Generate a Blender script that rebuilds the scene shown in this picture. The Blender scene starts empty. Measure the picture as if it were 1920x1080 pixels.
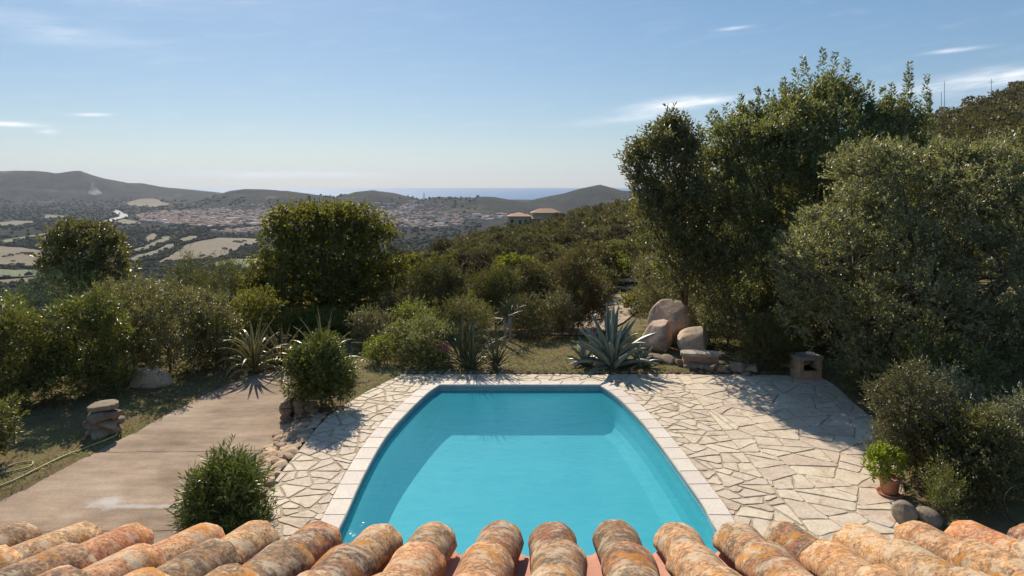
import bpy, bmesh, math, random
import numpy as np
from mathutils import Vector, Matrix, noise as mnoise

# ------------------------------------------------------------------ camera, sky, sun
sc = bpy.context.scene
COL = sc.collection
F, EYE, CAMH = 1280.0, 344.0, 6.0          # focal length in photo pixels, eye level row, camera height (m)
cam = bpy.data.cameras.new('camera')
cam.sensor_width = 36.0
cam.lens = 24.0
cam.shift_y = -(540.0 - EYE) / 1920.0
cam.clip_start = 0.05
cam.clip_end = 90000.0
camo = bpy.data.objects.new('camera', cam)
camo.location = (0, 0, CAMH)
camo.rotation_euler = (math.radians(90), 0, 0)
COL.objects.link(camo)
sc.camera = camo

SUN_AZ, SUN_EL = math.radians(-20.0), math.radians(37.5)     # azimuth from +Y towards +X
sdir = Vector((math.sin(SUN_AZ) * math.cos(SUN_EL), math.cos(SUN_AZ) * math.cos(SUN_EL), math.sin(SUN_EL)))
sun = bpy.data.lights.new('sun', 'SUN')
sun.energy = 4.7
sun.angle = math.radians(0.53)
sun.color = (1.0, 0.90, 0.75)
suno = bpy.data.objects.new('sun', sun)
suno.rotation_euler = sdir.to_track_quat('Z', 'Y').to_euler()
suno.location = (-20, 40, 60)
COL.objects.link(suno)

world = bpy.data.worlds.new('World')
sc.world = world
world.use_nodes = True
wt = world.node_tree
wt.nodes.clear()


def nd(t, typ, **kw):
    n = t.nodes.new(typ)
    for k, v in kw.items():
        if k in n.inputs.keys():
            n.inputs[k].default_value = v
        else:
            setattr(n, k, v)
    return n


def mth(t, op, a, b=None, c=None, clamp=False):
    n = t.nodes.new('ShaderNodeMath')
    n.operation = op
    n.use_clamp = clamp
    for i, v in enumerate((a, b, c)):
        if v is None:
            continue
        if isinstance(v, (int, float)):
            n.inputs[i].default_value = v
        else:
            t.links.new(v, n.inputs[i])
    return n.outputs[0]


def mixc(t, fac, a, b, mode='MIX'):
    n = t.nodes.new('ShaderNodeMixRGB')
    n.blend_type = mode
    for i, v in enumerate((fac, a, b)):
        if isinstance(v, (int, float)):
            n.inputs[i].default_value = v
        elif isinstance(v, tuple):
            n.inputs[i].default_value = (*v, 1)
        else:
            t.links.new(v, n.inputs[i])
    return n.outputs[0]


def build_world():
    t = wt
    L = t.links.new
    sky = nd(t, 'ShaderNodeTexSky', sky_type='NISHITA', sun_disc=False)
    sky.sun_elevation = SUN_EL
    sky.sun_rotation = SUN_AZ
    sky.altitude = 150
    sky.air_density = 1.0
    sky.dust_density = 0.35
    sky.ozone_density = 3.0
    tc = nd(t, 'ShaderNodeTexCoord')
    sep = nd(t, 'ShaderNodeSeparateXYZ')
    L(tc.outputs['Generated'], sep.inputs[0])
    dx, dy, dz = sep.outputs
    h = mth(t, 'SQRT', mth(t, 'ADD', mth(t, 'MULTIPLY', dx, dx), mth(t, 'MULTIPLY', dy, dy)))
    el = mth(t, 'ARCTAN2', dz, h)
    az = mth(t, 'ARCTAN2', dx, dy)
    # streaked noise in direction space
    comb = nd(t, 'ShaderNodeCombineXYZ')
    L(mth(t, 'MULTIPLY', az, 7.0), comb.inputs[0])
    L(mth(t, 'ADD', mth(t, 'MULTIPLY', el, 46.0), mth(t, 'MULTIPLY', az, -5.0)), comb.inputs[1])
    n1 = nd(t, 'ShaderNodeTexNoise', Scale=1.6, Detail=6.0, Roughness=0.6)
    L(comb.outputs[0], n1.inputs['Vector'])
    nz = n1.outputs[0]
    total = None
    # (az deg, el deg, half width deg, half height deg, tilt, strength)
    clouds = [(14.2, 6.5, 3.6, 0.42, 0.07, 0.95), (10.0, 5.5, 3.6, 0.42, 0.10, 0.40), (35.5, 7.1, 5.5, 0.65, 0.09, 0.75),
              (33.0, 9.3, 1.5, 0.12, 0.03, 0.8), (-36.2, 4.0, 1.6, 0.16, 0.0, 0.95), (-31.6, 4.9, 1.1, 0.11, 0.05, 0.6), (-34.2, 3.6, 0.55, 0.16, 0.05, 0.7),
              (-18.0, 0.72, 7.0, 0.28, 0.0, 0.6), (-34, 10.6, 6.0, 0.9, -0.1, 0.22), (-30, 13.6, 9.0, 1.2, 0.06, 0.14),
              (18.0, 12.2, 1.2, 0.12, 0.02, 0.35)]
    for a0, e0, wa, we, tilt, s in clouds:
        da = mth(t, 'SUBTRACT', az, math.radians(a0))
        de = mth(t, 'SUBTRACT', mth(t, 'SUBTRACT', el, math.radians(e0)), mth(t, 'MULTIPLY', da, tilt))
        q = mth(t, 'ADD', mth(t, 'POWER', mth(t, 'ABSOLUTE', mth(t, 'DIVIDE', da, math.radians(wa))), 2.0),
                mth(t, 'POWER', mth(t, 'ABSOLUTE', mth(t, 'DIVIDE', de, math.radians(we))), 2.0))
        g = mth(t, 'MULTIPLY', mth(t, 'EXPONENT', mth(t, 'MULTIPLY', q, -1.0)), s)
        total = g if total is None else mth(t, 'ADD', total, g)
    shaped = mth(t, 'MULTIPLY', total, mth(t, 'MULTIPLY_ADD', nz, 3.2, -0.95, clamp=True), clamp=True)
    thin = mth(t, 'MULTIPLY', mth(t, 'MULTIPLY_ADD', nz, 2.2, -1.15, clamp=True), 0.10)
    dens = mth(t, 'ADD', shaped, thin, clamp=True)
    mix = nd(t, 'ShaderNodeMixRGB')
    L(dens, mix.inputs[0])
    gm = nd(t, 'ShaderNodeGamma', Gamma=0.62)
    L(sky.outputs[0], gm.inputs[0])
    hs = nd(t, 'ShaderNodeHueSaturation', Saturation=1.3)
    L(mixc(t, 1.0, gm.outputs[0], (0.93, 1.0, 1.07), 'MULTIPLY'), hs.inputs['Color'])
    L(hs.outputs[0], mix.inputs[1])
    mix.inputs[2].default_value = (7.0, 7.0, 7.1, 1)
    bg = nd(t, 'ShaderNodeBackground', Strength=0.14)
    L(mix.outputs[0], bg.inputs[0])
    out = nd(t, 'ShaderNodeOutputWorld')
    L(bg.outputs[0], out.inputs[0])


build_world()
sc.view_settings.view_transform = 'Standard'
sc.view_settings.look = 'None'
sc.view_settings.exposure = 0.36
sc.view_settings.gamma = 1.0
sc.view_settings.use_curve_mapping = False
sc.render.engine = 'CYCLES'
cy = sc.cycles
cy.use_denoising = True
cy.max_bounces = 8
cy.diffuse_bounces = 3
cy.glossy_bounces = 3
cy.transmission_bounces = 4
cy.transparent_max_bounces = 12
cy.volume_bounces = 0
cy.caustics_reflective = False
cy.caustics_refractive = False
cy.sample_clamp_indirect = 6.0

rng = np.random.default_rng(7)
random.seed(7)


# ------------------------------------------------------------------ helpers
def G(x, y, z=0.0):
    """ground point at height z seen at photo pixel x, y"""
    d = F * (CAMH - z) / (y - EYE)
    return Vector(((x - 960.0) / F * d, d, z))


def at(x, y, d):
    return Vector(((x - 960.0) / F * d, d, CAMH - (y - EYE) / F * d))


def tag(o, label=None, cat=None, group=None, kind=None):
    if label:
        o['label'] = label
    if cat:
        o['category'] = cat
    if group:
        o['group'] = group
    if kind:
        o['kind'] = kind
    return o


def link(o, parent=None):
    COL.objects.link(o)
    if parent is not None:
        o.parent = parent
    return o


def empty(name, loc, label, cat, group=None, rz=0.0):
    o = bpy.data.objects.new(name, None)
    o.empty_display_size = 0.2
    o.location = loc
    o.rotation_euler = (0, 0, rz)
    link(o)
    return tag(o, label, cat, group)


def tri_mesh(name, V, T, mat, rnd=None, smooth=False):
    me = bpy.data.meshes.new(name)
    V = np.asarray(V, dtype=np.float32)
    T = np.asarray(T, dtype=np.int32)
    n = len(T)
    k = T.shape[1]
    me.vertices.add(len(V))
    me.vertices.foreach_set('co', V.ravel())
    me.loops.add(n * k)
    me.loops.foreach_set('vertex_index', T.ravel())
    me.polygons.add(n)
    me.polygons.foreach_set('loop_start', np.arange(0, n * k, k, dtype=np.int32))
    if smooth:
        me.polygons.foreach_set('use_smooth', np.ones(n, dtype=bool))
    me.update(calc_edges=True)
    if rnd is not None:
        a = me.attributes.new('rnd', 'FLOAT', 'FACE')
        a.data.foreach_set('value', np.asarray(rnd, dtype=np.float32))
    for m in (mat if isinstance(mat, (list, tuple)) else [mat]):
        me.materials.append(m)
    return me


def py_mesh(name, V, Fc, mat, smooth=False, idx=None):
    me = bpy.data.meshes.new(name)
    me.from_pydata([tuple(v) for v in V], [], [tuple(f) for f in Fc])
    for m in (mat if isinstance(mat, (list, tuple)) else [mat]):
        me.materials.append(m)
    if smooth:
        me.polygons.foreach_set('use_smooth', np.ones(len(me.polygons), dtype=bool))
    if idx is not None:
        me.polygons.foreach_set('material_index', np.asarray(idx, dtype=np.int32))
    me.update()
    return me


def obj(name, me, parent=None, loc=None, rot=None, scale=None):
    o = bpy.data.objects.new(name, me)
    if loc is not None:
        o.location = loc
    if rot is not None:
        o.rotation_euler = rot
    if scale is not None:
        o.scale = scale if hasattr(scale, '__len__') else (scale,) * 3
    return link(o, parent)


def bm_mesh(name, bm, mat, smooth=False):
    me = bpy.data.meshes.new(name)
    bm.normal_update()
    bm.to_mesh(me)
    bm.free()
    for m in (mat if isinstance(mat, (list, tuple)) else [mat]):
        me.materials.append(m)
    if smooth:
        me.polygons.foreach_set('use_smooth', np.ones(len(me.polygons), dtype=bool))
    return me


def box_bm(bm, lo, hi, bevel=0.0):
    c = [(lo[i] + hi[i]) / 2 for i in range(3)]
    s = [hi[i] - lo[i] for i in range(3)]
    r = bmesh.ops.create_cube(bm, size=1.0, matrix=Matrix.Translation(c) @ Matrix.Diagonal((*s, 1)))
    if bevel:
        es = list({e for v in r['verts'] for e in v.link_edges})
        bmesh.ops.bevel(bm, geom=es, offset=bevel, segments=2, affect='EDGES')


def snoise(p, seed=0, octv=4, f0=1.0):
    """cheap smooth numpy noise in about -1..1"""
    r = np.random.default_rng(seed)
    p = np.atleast_2d(p)
    out = np.zeros(len(p))
    amp, tot = 1.0, 0.0
    f = f0
    for o in range(octv):
        for k in range(3):
            d = r.normal(size=p.shape[1])
            d /= np.linalg.norm(d)
            out += amp * np.sin(p @ d * f * r.uniform(0.7, 1.3) + r.uniform(0, 6.283)) / 3 * 1.5
        tot += amp
        amp *= 0.55
        f *= 2.03
    return out / tot


def sstep(a, b, x):
    t = np.clip((x - a) / (b - a), 0, 1)
    return t * t * (3 - 2 * t)


def tube(path, radii, seg=8, cap=True):
    """verts, quads of a tapered tube along a path"""
    P = [Vector(p) for p in path]
    V, Q = [], []
    up = Vector((0.13, 0.2, 1)).normalized()
    prev = None
    for i, p in enumerate(P):
        d = (P[min(i + 1, len(P) - 1)] - P[max(i - 1, 0)]).normalized()
        if prev is None:
            a = d.cross(up)
            if a.length < 0.05:
                a = d.cross(Vector((1, 0, 0)))
            a.normalize()
        else:
            a = (prev - d * prev.dot(d)).normalized()
        prev = a
        b = d.cross(a)
        for k in range(seg):
            t = 2 * math.pi * k / seg
            V.append(p + (a * math.cos(t) + b * math.sin(t)) * radii[i])
    for i in range(len(P) - 1):
        for k in range(seg):
            k2 = (k + 1) % seg
            Q.append((i * seg + k, i * seg + k2, (i + 1) * seg + k2, (i + 1) * seg + k))
    if cap:
        Q.append(tuple(range(seg))[::-1])
        Q.append(tuple((len(P) - 1) * seg + k for k in range(seg)))
    return V, Q


def merge(parts):
    V, Q = [], []
    for v, q in parts:
        o = len(V)
        V += list(v)
        Q += [tuple(i + o for i in f) for f in q]
    return V, Q


def catmull(pts, n=8):
    pts = [np.array(p, dtype=float) for p in pts]
    out = []
    for i in range(len(pts) - 1):
        p0 = pts[max(i - 1, 0)]
        p1, p2 = pts[i], pts[i + 1]
        p3 = pts[min(i + 2, len(pts) - 1)]
        for k in range(n):
            t = k / n
            out.append(0.5 * ((2 * p1) + (-p0 + p2) * t + (2 * p0 - 5 * p1 + 4 * p2 - p3) * t * t + (-p0 + 3 * p1 - 3 * p2 + p3) * t ** 3))
    out.append(pts[-1])
    return out


def in_poly(px, py, poly):
    px, py = np.asarray(px, float), np.asarray(py, float)
    ins = np.zeros(px.shape, bool)
    n = len(poly)
    for i in range(n):
        x1, y1 = poly[i][0], poly[i][1]
        x2, y2 = poly[(i + 1) % n][0], poly[(i + 1) % n][1]
        c = ((y1 > py) != (y2 > py))
        with np.errstate(divide='ignore', invalid='ignore'):
            xi = (x2 - x1) * (py - y1) / (y2 - y1 + 1e-12) + x1
        ins ^= c & (px < xi)
    return ins


# ------------------------------------------------------------------ materials
def new_mat(name):
    m = bpy.data.materials.new(name)
    m.use_nodes = True
    t = m.node_tree
    t.nodes.clear()
    out = t.nodes.new('ShaderNodeOutputMaterial')
    b = t.nodes.new('ShaderNodeBsdfPrincipled')
    t.links.new(b.outputs[0], out.inputs[0])
    return m, t, b, out


def ramp(t, fac, stops, interp='LINEAR'):
    r = t.nodes.new('ShaderNodeValToRGB')
    r.color_ramp.interpolation = interp
    el = r.color_ramp.elements
    while len(el) < len(stops):
        el.new(0.5)
    for e, (p, c) in zip(el, stops):
        e.position = p
        e.color = (*c, 1) if len(c) == 3 else c
    if fac is not None:
        t.links.new(fac, r.inputs[0])
    return r.outputs[0]


def noise_n(t, scale, detail=5, rough=0.6, vec=None, dist=0.0, out=0):
    n = nd(t, 'ShaderNodeTexNoise', Scale=scale, Detail=detail, Roughness=rough, Distortion=dist)
    if vec is not None:
        t.links.new(vec, n.inputs['Vector'])
    return n.outputs[out]


def bump(t, b, height, strength=0.4, dist=0.02):
    n = nd(t, 'ShaderNodeBump', Strength=strength, Distance=dist)
    t.links.new(height, n.inputs['Height'])
    t.links.new(n.outputs[0], b.inputs['Normal'])


def pos(t):
    return nd(t, 'ShaderNodeNewGeometry').outputs['Position']


def objc(t):
    return nd(t, 'ShaderNodeTexCoord').outputs['Object']


def orand(t):
    return nd(t, 'ShaderNodeObjectInfo').outputs['Random']


def offset_vec(t, v, r, amt=37.0):
    """shift texture space by the object's random number so alike pieces differ"""
    c = nd(t, 'ShaderNodeVectorMath', operation='ADD')
    s = nd(t, 'ShaderNodeVectorMath', operation='SCALE')
    cc = t.nodes.new('ShaderNodeCombineXYZ')
    t.links.new(r, cc.inputs[0])
    t.links.new(mth(t, 'MULTIPLY', r, 3.7), cc.inputs[1])
    t.links.new(mth(t, 'MULTIPLY', r, 7.1), cc.inputs[2])
    t.links.new(cc.outputs[0], s.inputs[0])
    s.inputs['Scale'].default_value = amt
    t.links.new(v, c.inputs[0])
    t.links.new(s.outputs[0], c.inputs[1])
    return c.outputs[0]


def leaf_mat(name, stops, rough=0.42, transl=0.28, tint=(1.0, 1.0, 0.6), spec=0.5, vvar=0.35):
    m, t, b, out = new_mat(name)
    a = nd(t, 'ShaderNodeAttribute', attribute_name='rnd')
    r = mth(t, 'FRACT', mth(t, 'MULTIPLY_ADD', orand(t), 0.11, a.outputs['Fac']))
    col = ramp(t, a.outputs['Fac'], stops)
    hs = nd(t, 'ShaderNodeHueSaturation')
    t.links.new(mth(t, 'MULTIPLY_ADD', orand(t), 0.03, 0.485), hs.inputs['Hue'])
    t.links.new(mth(t, 'MULTIPLY_ADD', orand(t), vvar, 1.0 - vvar / 2), hs.inputs['Value'])
    t.links.new(col, hs.inputs['Color'])
    col = hs.outputs[0]
    t.links.new(col, b.inputs['Base Color'])
    b.inputs['Roughness'].default_value = rough
    b.inputs['Specular IOR Level'].default_value = spec
    tr = nd(t, 'ShaderNodeBsdfTranslucent')
    t.links.new(mixc(t, 1.0, mixc(t, 1.0, col, tint, 'MULTIPLY'), (1.6, 1.62, 1.35), 'MULTIPLY'), tr.inputs[0])
    mx = nd(t, 'ShaderNodeMixShader', Fac=transl)
    t.links.new(b.outputs[0], mx.inputs[1])
    t.links.new(tr.outputs[0], mx.inputs[2])
    t.links.new(mx.outputs[0], out.inputs[0])
    return m


def stone_mat(name, stops, scale=3.0, bumpd=0.01, rough=0.85, obj_space=True, spots=None, rvar=0.3):
    m, t, b, out = new_mat(name)
    r = orand(t)
    v = offset_vec(t, objc(t) if obj_space else pos(t), r, 20.0 if obj_space else 0.0)
    n1 = noise_n(t, scale, 8, 0.65, v)
    col = ramp(t, n1, stops)
    n2 = noise_n(t, scale * 9, 4, 0.7, v)
    col = mixc(t, 0.35, col, ramp(t, n2, [(0.3, (0.25, 0.25, 0.25)), (0.7, (0.85, 0.85, 0.85))]), 'OVERLAY')
    if spots:
        col = mixc(t, ramp(t, noise_n(t, scale * 1.7, 5, 0.7, offset_vec(t, v, r, 3.0), 0.4), [(0.55, (0, 0, 0)), (0.66, (1, 1, 1))]), col, spots)
    hs = nd(t, 'ShaderNodeHueSaturation')
    t.links.new(mth(t, 'MULTIPLY_ADD', r, rvar, 1.0 - rvar / 2), hs.inputs['Value'])
    t.links.new(mth(t, 'MULTIPLY_ADD', r, 0.02, 0.49), hs.inputs['Hue'])
    t.links.new(col, hs.inputs['Color'])
    t.links.new(hs.outputs[0], b.inputs['Base Color'])
    b.inputs['Roughness'].default_value = rough
    b.inputs['Specular IOR Level'].default_value = 0.25
    bump(t, b, mixc(t, 0.4, n1, n2), 0.6, bumpd)
    return m


def flat_mat(name, col, rough=0.8, spec=0.3):
    m, t, b, out = new_mat(name)
    n = noise_n(t, 6.0, 5, 0.6, objc(t))
    c = mixc(t, 1.0, tuple(col), ramp(t, n, [(0.3, (0.8, 0.8, 0.8)), (0.7, (1, 1, 1))]), 'MULTIPLY')
    t.links.new(c, b.inputs['Base Color'])
    b.inputs['Roughness'].default_value = rough
    b.inputs['Specular IOR Level'].default_value = spec
    return m


M = {}


def make_materials():
    # --- terracotta cover tiles: weathered, mottled, lichen
    m, t, b, out = new_mat('cover_tile_clay')
    r = orand(t)
    v = offset_vec(t, objc(t), r, 30.0)
    clay = ramp(t, r, [(0.0, (0.45, 0.225, 0.11)), (0.22, (0.48, 0.29, 0.145)), (0.42, (0.50, 0.195, 0.095)), (0.6, (0.38, 0.215, 0.12)),
                       (0.8, (0.52, 0.32, 0.17)), (1.0, (0.48, 0.175, 0.09))])
    big = noise_n(t, 7.0, 6, 0.62, v)
    clay = mixc(t, ramp(t, big, [(0.42, (0, 0, 0)), (0.6, (0.8, 0.8, 0.8))]), clay, (0.53, 0.33, 0.18))
    fine = noise_n(t, 46.0, 6, 0.72, v)
    r2 = mth(t, 'FRACT', mth(t, 'MULTIPLY', r, 17.31))
    clay = mixc(t, 1.0, clay, ramp(t, r2, [(0.0, (0.55, 0.55, 0.58)), (0.3, (0.95, 0.93, 0.9)), (1.0, (1.15, 1.1, 1.05))]), 'MULTIPLY')
    clay = mixc(t, 0.8, clay, ramp(t, fine, [(0.3, (0.08, 0.08, 0.08)), (0.66, (0.9, 0.9, 0.9))]), 'OVERLAY')
    patch = noise_n(t, 9.0, 8, 0.75, offset_vec(t, v, r, 5.0), 0.3)
    grey = mth(t, 'MULTIPLY', ramp(t, patch, [(0.45, (0, 0, 0)), (0.56, (1, 1, 1))]),
               ramp(t, noise_n(t, 70.0, 3, 0.6, v), [(0.4, (0, 0, 0)), (0.52, (0.95, 0.95, 0.95))]))
    grey = mth(t, 'MULTIPLY', grey, ramp(t, r2, [(0.0, (1, 1, 1)), (0.45, (0.75, 0.75, 0.75)), (0.75, (0.2, 0.2, 0.2)), (1.0, (0.6, 0.6, 0.6))]))
    col = mixc(t, grey, clay, (0.085, 0.075, 0.06))
    speck = ramp(t, noise_n(t, 95.0, 3, 0.6, v), [(0.56, (0, 0, 0)), (0.63, (0.85, 0.85, 0.85))])
    col = mixc(t, speck, col, (0.13, 0.09, 0.06))
    pale = mth(t, 'MULTIPLY', ramp(t, noise_n(t, 12.0, 6, 0.7, offset_vec(t, v, r, 9.0)), [(0.52, (0, 0, 0)), (0.60, (0.6, 0.6, 0.6))]), 1.0)
    col = mixc(t, pale, col, (0.55, 0.46, 0.33))
    orl = mth(t, 'MULTIPLY', ramp(t, noise_n(t, 8.0, 7, 0.7, offset_vec(t, v, r, 14.0), 0.5), [(0.56, (0, 0, 0)), (0.61, (0.95, 0.95, 0.95))]),
              ramp(t, fine, [(0.35, (0.2, 0.2, 0.2)), (0.55, (1, 1, 1))]))
    col = mixc(t, orl, col, (0.46, 0.19, 0.025))
    t.links.new(col, b.inputs['Base Color'])
    b.inputs['Roughness'].default_value = 0.9
    b.inputs['Specular IOR Level'].default_value = 0.2
    bump(t, b, mixc(t, 0.5, fine, patch), 1.0, 0.009)
    M['cover'] = m
    # --- newer pan tiles
    m, t, b, out = new_mat('pan_tile_clay')
    v = offset_vec(t, objc(t), orand(t), 30.0)
    col = ramp(t, noise_n(t, 10, 6, 0.6, v), [(0.3, (0.40, 0.16, 0.095)), (0.7, (0.50, 0.23, 0.15))])
    col = mixc(t, ramp(t, noise_n(t, 60, 3, 0.6, v), [(0.6, (0, 0, 0)), (0.72, (0.6, 0.6, 0.6))]), col, (0.2, 0.1, 0.07))
    t.links.new(col, b.inputs['Base Color'])
    b.inputs['Roughness'].default_value = 0.8
    M['pan'] = m
    M['stucco'] = flat_mat('house_stucco', (0.62, 0.52, 0.40), 0.9)
    M['mortar_roof'] = stone_mat('roof_mortar', [(0.3, (0.22, 0.18, 0.14)), (0.7, (0.36, 0.30, 0.24))], 12)
    # --- paving
    M['flag'] = stone_mat('flagstone', [(0.25, (0.47, 0.37, 0.27)), (0.5, (0.60, 0.49, 0.375)), (0.75, (0.67, 0.565, 0.45))], 1.6, 0.006, 0.8,
                          spots=(0.42, 0.32, 0.22), rvar=0.17)
    M['mortar'] = stone_mat('paving_mortar', [(0.3, (0.27, 0.21, 0.145)), (0.7, (0.41, 0.33, 0.24))], 2.0, 0.01, 0.95)
    M['coping'] = stone_mat('coping_stone', [(0.25, (0.60, 0.52, 0.44)), (0.7, (0.69, 0.61, 0.53))], 2.5, 0.003, 0.75, rvar=0.08)
    M['rubble'] = stone_mat('rubble_stone', [(0.25, (0.31, 0.19, 0.115)), (0.5, (0.46, 0.31, 0.20)), (0.75, (0.57, 0.44, 0.31))], 4.0, 0.02, 0.9, rvar=0.5)
    M['granite'] = stone_mat('granite', [(0.2, (0.34, 0.23, 0.155)), (0.5, (0.52, 0.375, 0.27)), (0.8, (0.64, 0.50, 0.38))], 1.4, 0.09, 0.9,
                             spots=(0.25, 0.20, 0.16), rvar=0.12)
    M['darkrock'] = stone_mat('mossy_rock', [(0.25, (0.13, 0.10, 0.075)), (0.7, (0.34, 0.27, 0.20))], 4.0, 0.02, 0.95)
    M['edge'] = stone_mat('edging_stone', [(0.25, (0.16, 0.115, 0.08)), (0.7, (0.32, 0.25, 0.18))], 4.0, 0.03, 0.95, rvar=0.5)
    M['slab'] = stone_mat('weathered_slab', [(0.25, (0.24, 0.20, 0.155)), (0.7, (0.45, 0.40, 0.33))], 5.0, 0.01, 0.9)
    # --- concrete drive
    m, t, b, out = new_mat('drive_concrete')
    p = pos(t)
    col = ramp(t, noise_n(t, 0.45, 8, 0.68, p), [(0.3, (0.215, 0.148, 0.097)), (0.5, (0.315, 0.228, 0.158)), (0.7, (0.40, 0.305, 0.222))])
    mp = nd(t, 'ShaderNodeMapping', vector_type='POINT')
    t.links.new(p, mp.inputs[0])
    mp.inputs['Scale'].default_value = (0.5, 1.7, 1)
    streak = noise_n(t, 1.1, 6, 0.65, mp.outputs[0])
    col = mixc(t, 0.7, col, ramp(t, streak, [(0.25, (0.22, 0.21, 0.2)), (0.75, (0.8, 0.8, 0.8))]), 'OVERLAY')
    col = mixc(t, 0.3, col, ramp(t, noise_n(t, 28, 4, 0.7, p), [(0.3, (0.2, 0.2, 0.2)), (0.7, (0.8, 0.8, 0.8))]), 'OVERLAY')
    stn = ramp(t, noise_n(t, 0.7, 5, 0.6, offset_vec(t, p, nd(t, 'ShaderNodeValue').outputs[0])), [(0.58, (0, 0, 0)), (0.75, (0.6, 0.6, 0.6))])
    col = mixc(t, stn, col, (0.17, 0.115, 0.075))
    g = G(200, 945, -0.4)
    for ox, oy, sx, sy, k in ((-0.05, 0.06, 0.42, 0.26, 0.75), (0.75, -0.10, 1.25, 0.09, 0.6)):
        m2 = nd(t, 'ShaderNodeMapping', vector_type='TEXTURE')
        t.links.new(p, m2.inputs[0])
        m2.inputs['Location'].default_value = (g.x + ox, g.y + oy, -0.4)
        m2.inputs['Scale'].default_value = (sx, sy, 1)
        ln = nd(t, 'ShaderNodeVectorMath', operation='LENGTH')
        t.links.new(m2.outputs[0], ln.inputs[0])
        msk = mth(t, 'SUBTRACT', mth(t, 'MULTIPLY_ADD', noise_n(t, 3.2, 7, 0.75, p), 2.6, -0.05), ln.outputs['Value'])
        msk = mth(t, 'MULTIPLY', mth(t, 'MULTIPLY', msk, 1.1, None, True), k)
        col = mixc(t, msk, col, (0.56, 0.52, 0.47))
    t.links.new(col, b.inputs['Base Color'])
    b.inputs['Roughness'].default_value = 0.9
    b.inputs['Specular IOR Level'].default_value = 0.25
    bump(t, b, streak, 0.3, 0.02)
    M['drive'] = m
    M['patch'] = stone_mat('spilled_plaster', [(0.3, (0.46, 0.41, 0.34)), (0.7, (0.62, 0.58, 0.52))], 3.0, 0.004, 0.9)
    M['crack'] = flat_mat('joint_dirt', (0.11, 0.085, 0.06), 0.95, 0.1)
    # --- soil and dry grass ground
    m, t, b, out = new_mat('garden_soil')
    p = pos(t)
    n = noise_n(t, 0.9, 8, 0.7, p)
    col = ramp(t, n, [(0.32, (0.115, 0.078, 0.045)), (0.46, (0.18, 0.135, 0.072)), (0.58, (0.17, 0.155, 0.062)), (0.72, (0.25, 0.20, 0.105))])
    col = mixc(t, 0.5, col, ramp(t, noise_n(t, 22, 5, 0.75, p), [(0.25, (0.15, 0.15, 0.15)), (0.75, (0.85, 0.85, 0.85))]), 'OVERLAY')
    t.links.new(col, b.inputs['Base Color'])
    b.inputs['Roughness'].default_value = 0.95
    b.inputs['Specular IOR Level'].default_value = 0.1
    bump(t, b, noise_n(t, 14, 6, 0.7, p), 0.8, 0.05)
    M['soil'] = m
    M['sand'] = stone_mat('sandy_track', [(0.3, (0.28, 0.205, 0.14)), (0.7, (0.42, 0.33, 0.24))], 0.8, 0.02, 0.95)
    # --- far terrain
    m, t, b, out = new_mat('terrain_scrub')
    p = pos(t)
    n = noise_n(t, 0.0042, 9, 0.62, p)
    col = ramp(t, n, [(0.40, (0.026, 0.028, 0.019)), (0.56, (0.038, 0.039, 0.025)), (0.62, (0.060, 0.056, 0.034)), (0.70, (0.14, 0.12, 0.068))])
    col = mixc(t, 0.75, col, ramp(t, noise_n(t, 0.055, 7, 0.75, p), [(0.3, (0.12, 0.12, 0.12)), (0.7, (0.85, 0.85, 0.85))]), 'OVERLAY')
    t.links.new(col, b.inputs['Base Color'])
    b.inputs['Roughness'].default_value = 0.95
    b.inputs['Specular IOR Level'].default_value = 0.05
    col = mixc(t, 0.6, col, ramp(t, noise_n(t, 0.013, 6, 0.7, p), [(0.36, (0.15, 0.15, 0.15)), (0.64, (0.85, 0.85, 0.85))]), 'OVERLAY')
    t.links.new(col, b.inputs['Base Color'])
    bump(t, b, noise_n(t, 0.03, 7, 0.72, p), 1.0, 22.0)
    M['terrain'] = m
    for k, c0, c1 in (('field_tan', (0.115, 0.085, 0.044), (0.17, 0.13, 0.07)), ('field_green', (0.095, 0.115, 0.036), (0.15, 0.155, 0.055)),
                      ('field_pale', (0.105, 0.098, 0.046), (0.15, 0.132, 0.068)), ('far_road', (0.40, 0.37, 0.33), (0.50, 0.47, 0.43))):
        m, t, b, out = new_mat(k)
        p = pos(t)
        col = ramp(t, noise_n(t, 0.012, 7, 0.62, p), [(0.3, c0), (0.7, c1)])
        col = mixc(t, 0.6, col, ramp(t, noise_n(t, 0.07, 7, 0.75, p), [(0.3, (0.15, 0.15, 0.15)), (0.7, (0.8, 0.8, 0.8))]), 'OVERLAY')
        t.links.new(col, b.inputs['Base Color'])
        b.inputs['Roughness'].default_value = 0.95
        M[k] = m
    # --- sea
    m, t, b, out = new_mat('sea_water')
    b.inputs['Base Color'].default_value = (0.02, 0.135, 0.30, 1)
    b.inputs['Roughness'].default_value = 0.6
    b.inputs['Specular IOR Level'].default_value = 0.08
    bump(t, b, noise_n(t, 0.02, 4, 0.6, pos(t)), 0.5, 2.0)
    M['sea'] = m
    # --- pool shell paint and pool water
    m, t, b, out = new_mat('pool_paint')
    p = pos(t)
    col = ramp(t, noise_n(t, 0.8, 6, 0.6, p), [(0.3, (0.42, 0.70, 0.72)), (0.7, (0.50, 0.78, 0.79))])
    t.links.new(col, b.inputs['Base Color'])
    b.inputs['Roughness'].default_value = 0.6
    M['pool'] = m
    m, t, b, out = new_mat('shaded_wall_band')  # dark strip: shade on the wall above the water, put into the colour
    col = ramp(t, noise_n(t, 3.0, 6, 0.6, pos(t)), [(0.3, (0.20, 0.33, 0.37)), (0.7, (0.30, 0.43, 0.46))])
    t.links.new(col, b.inputs['Base Color'])
    M['band'] = m
    m, t, b, out = new_mat('pool_water')
    t.nodes.remove(b)
    p = pos(t)
    mp = nd(t, 'ShaderNodeMapping')
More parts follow.
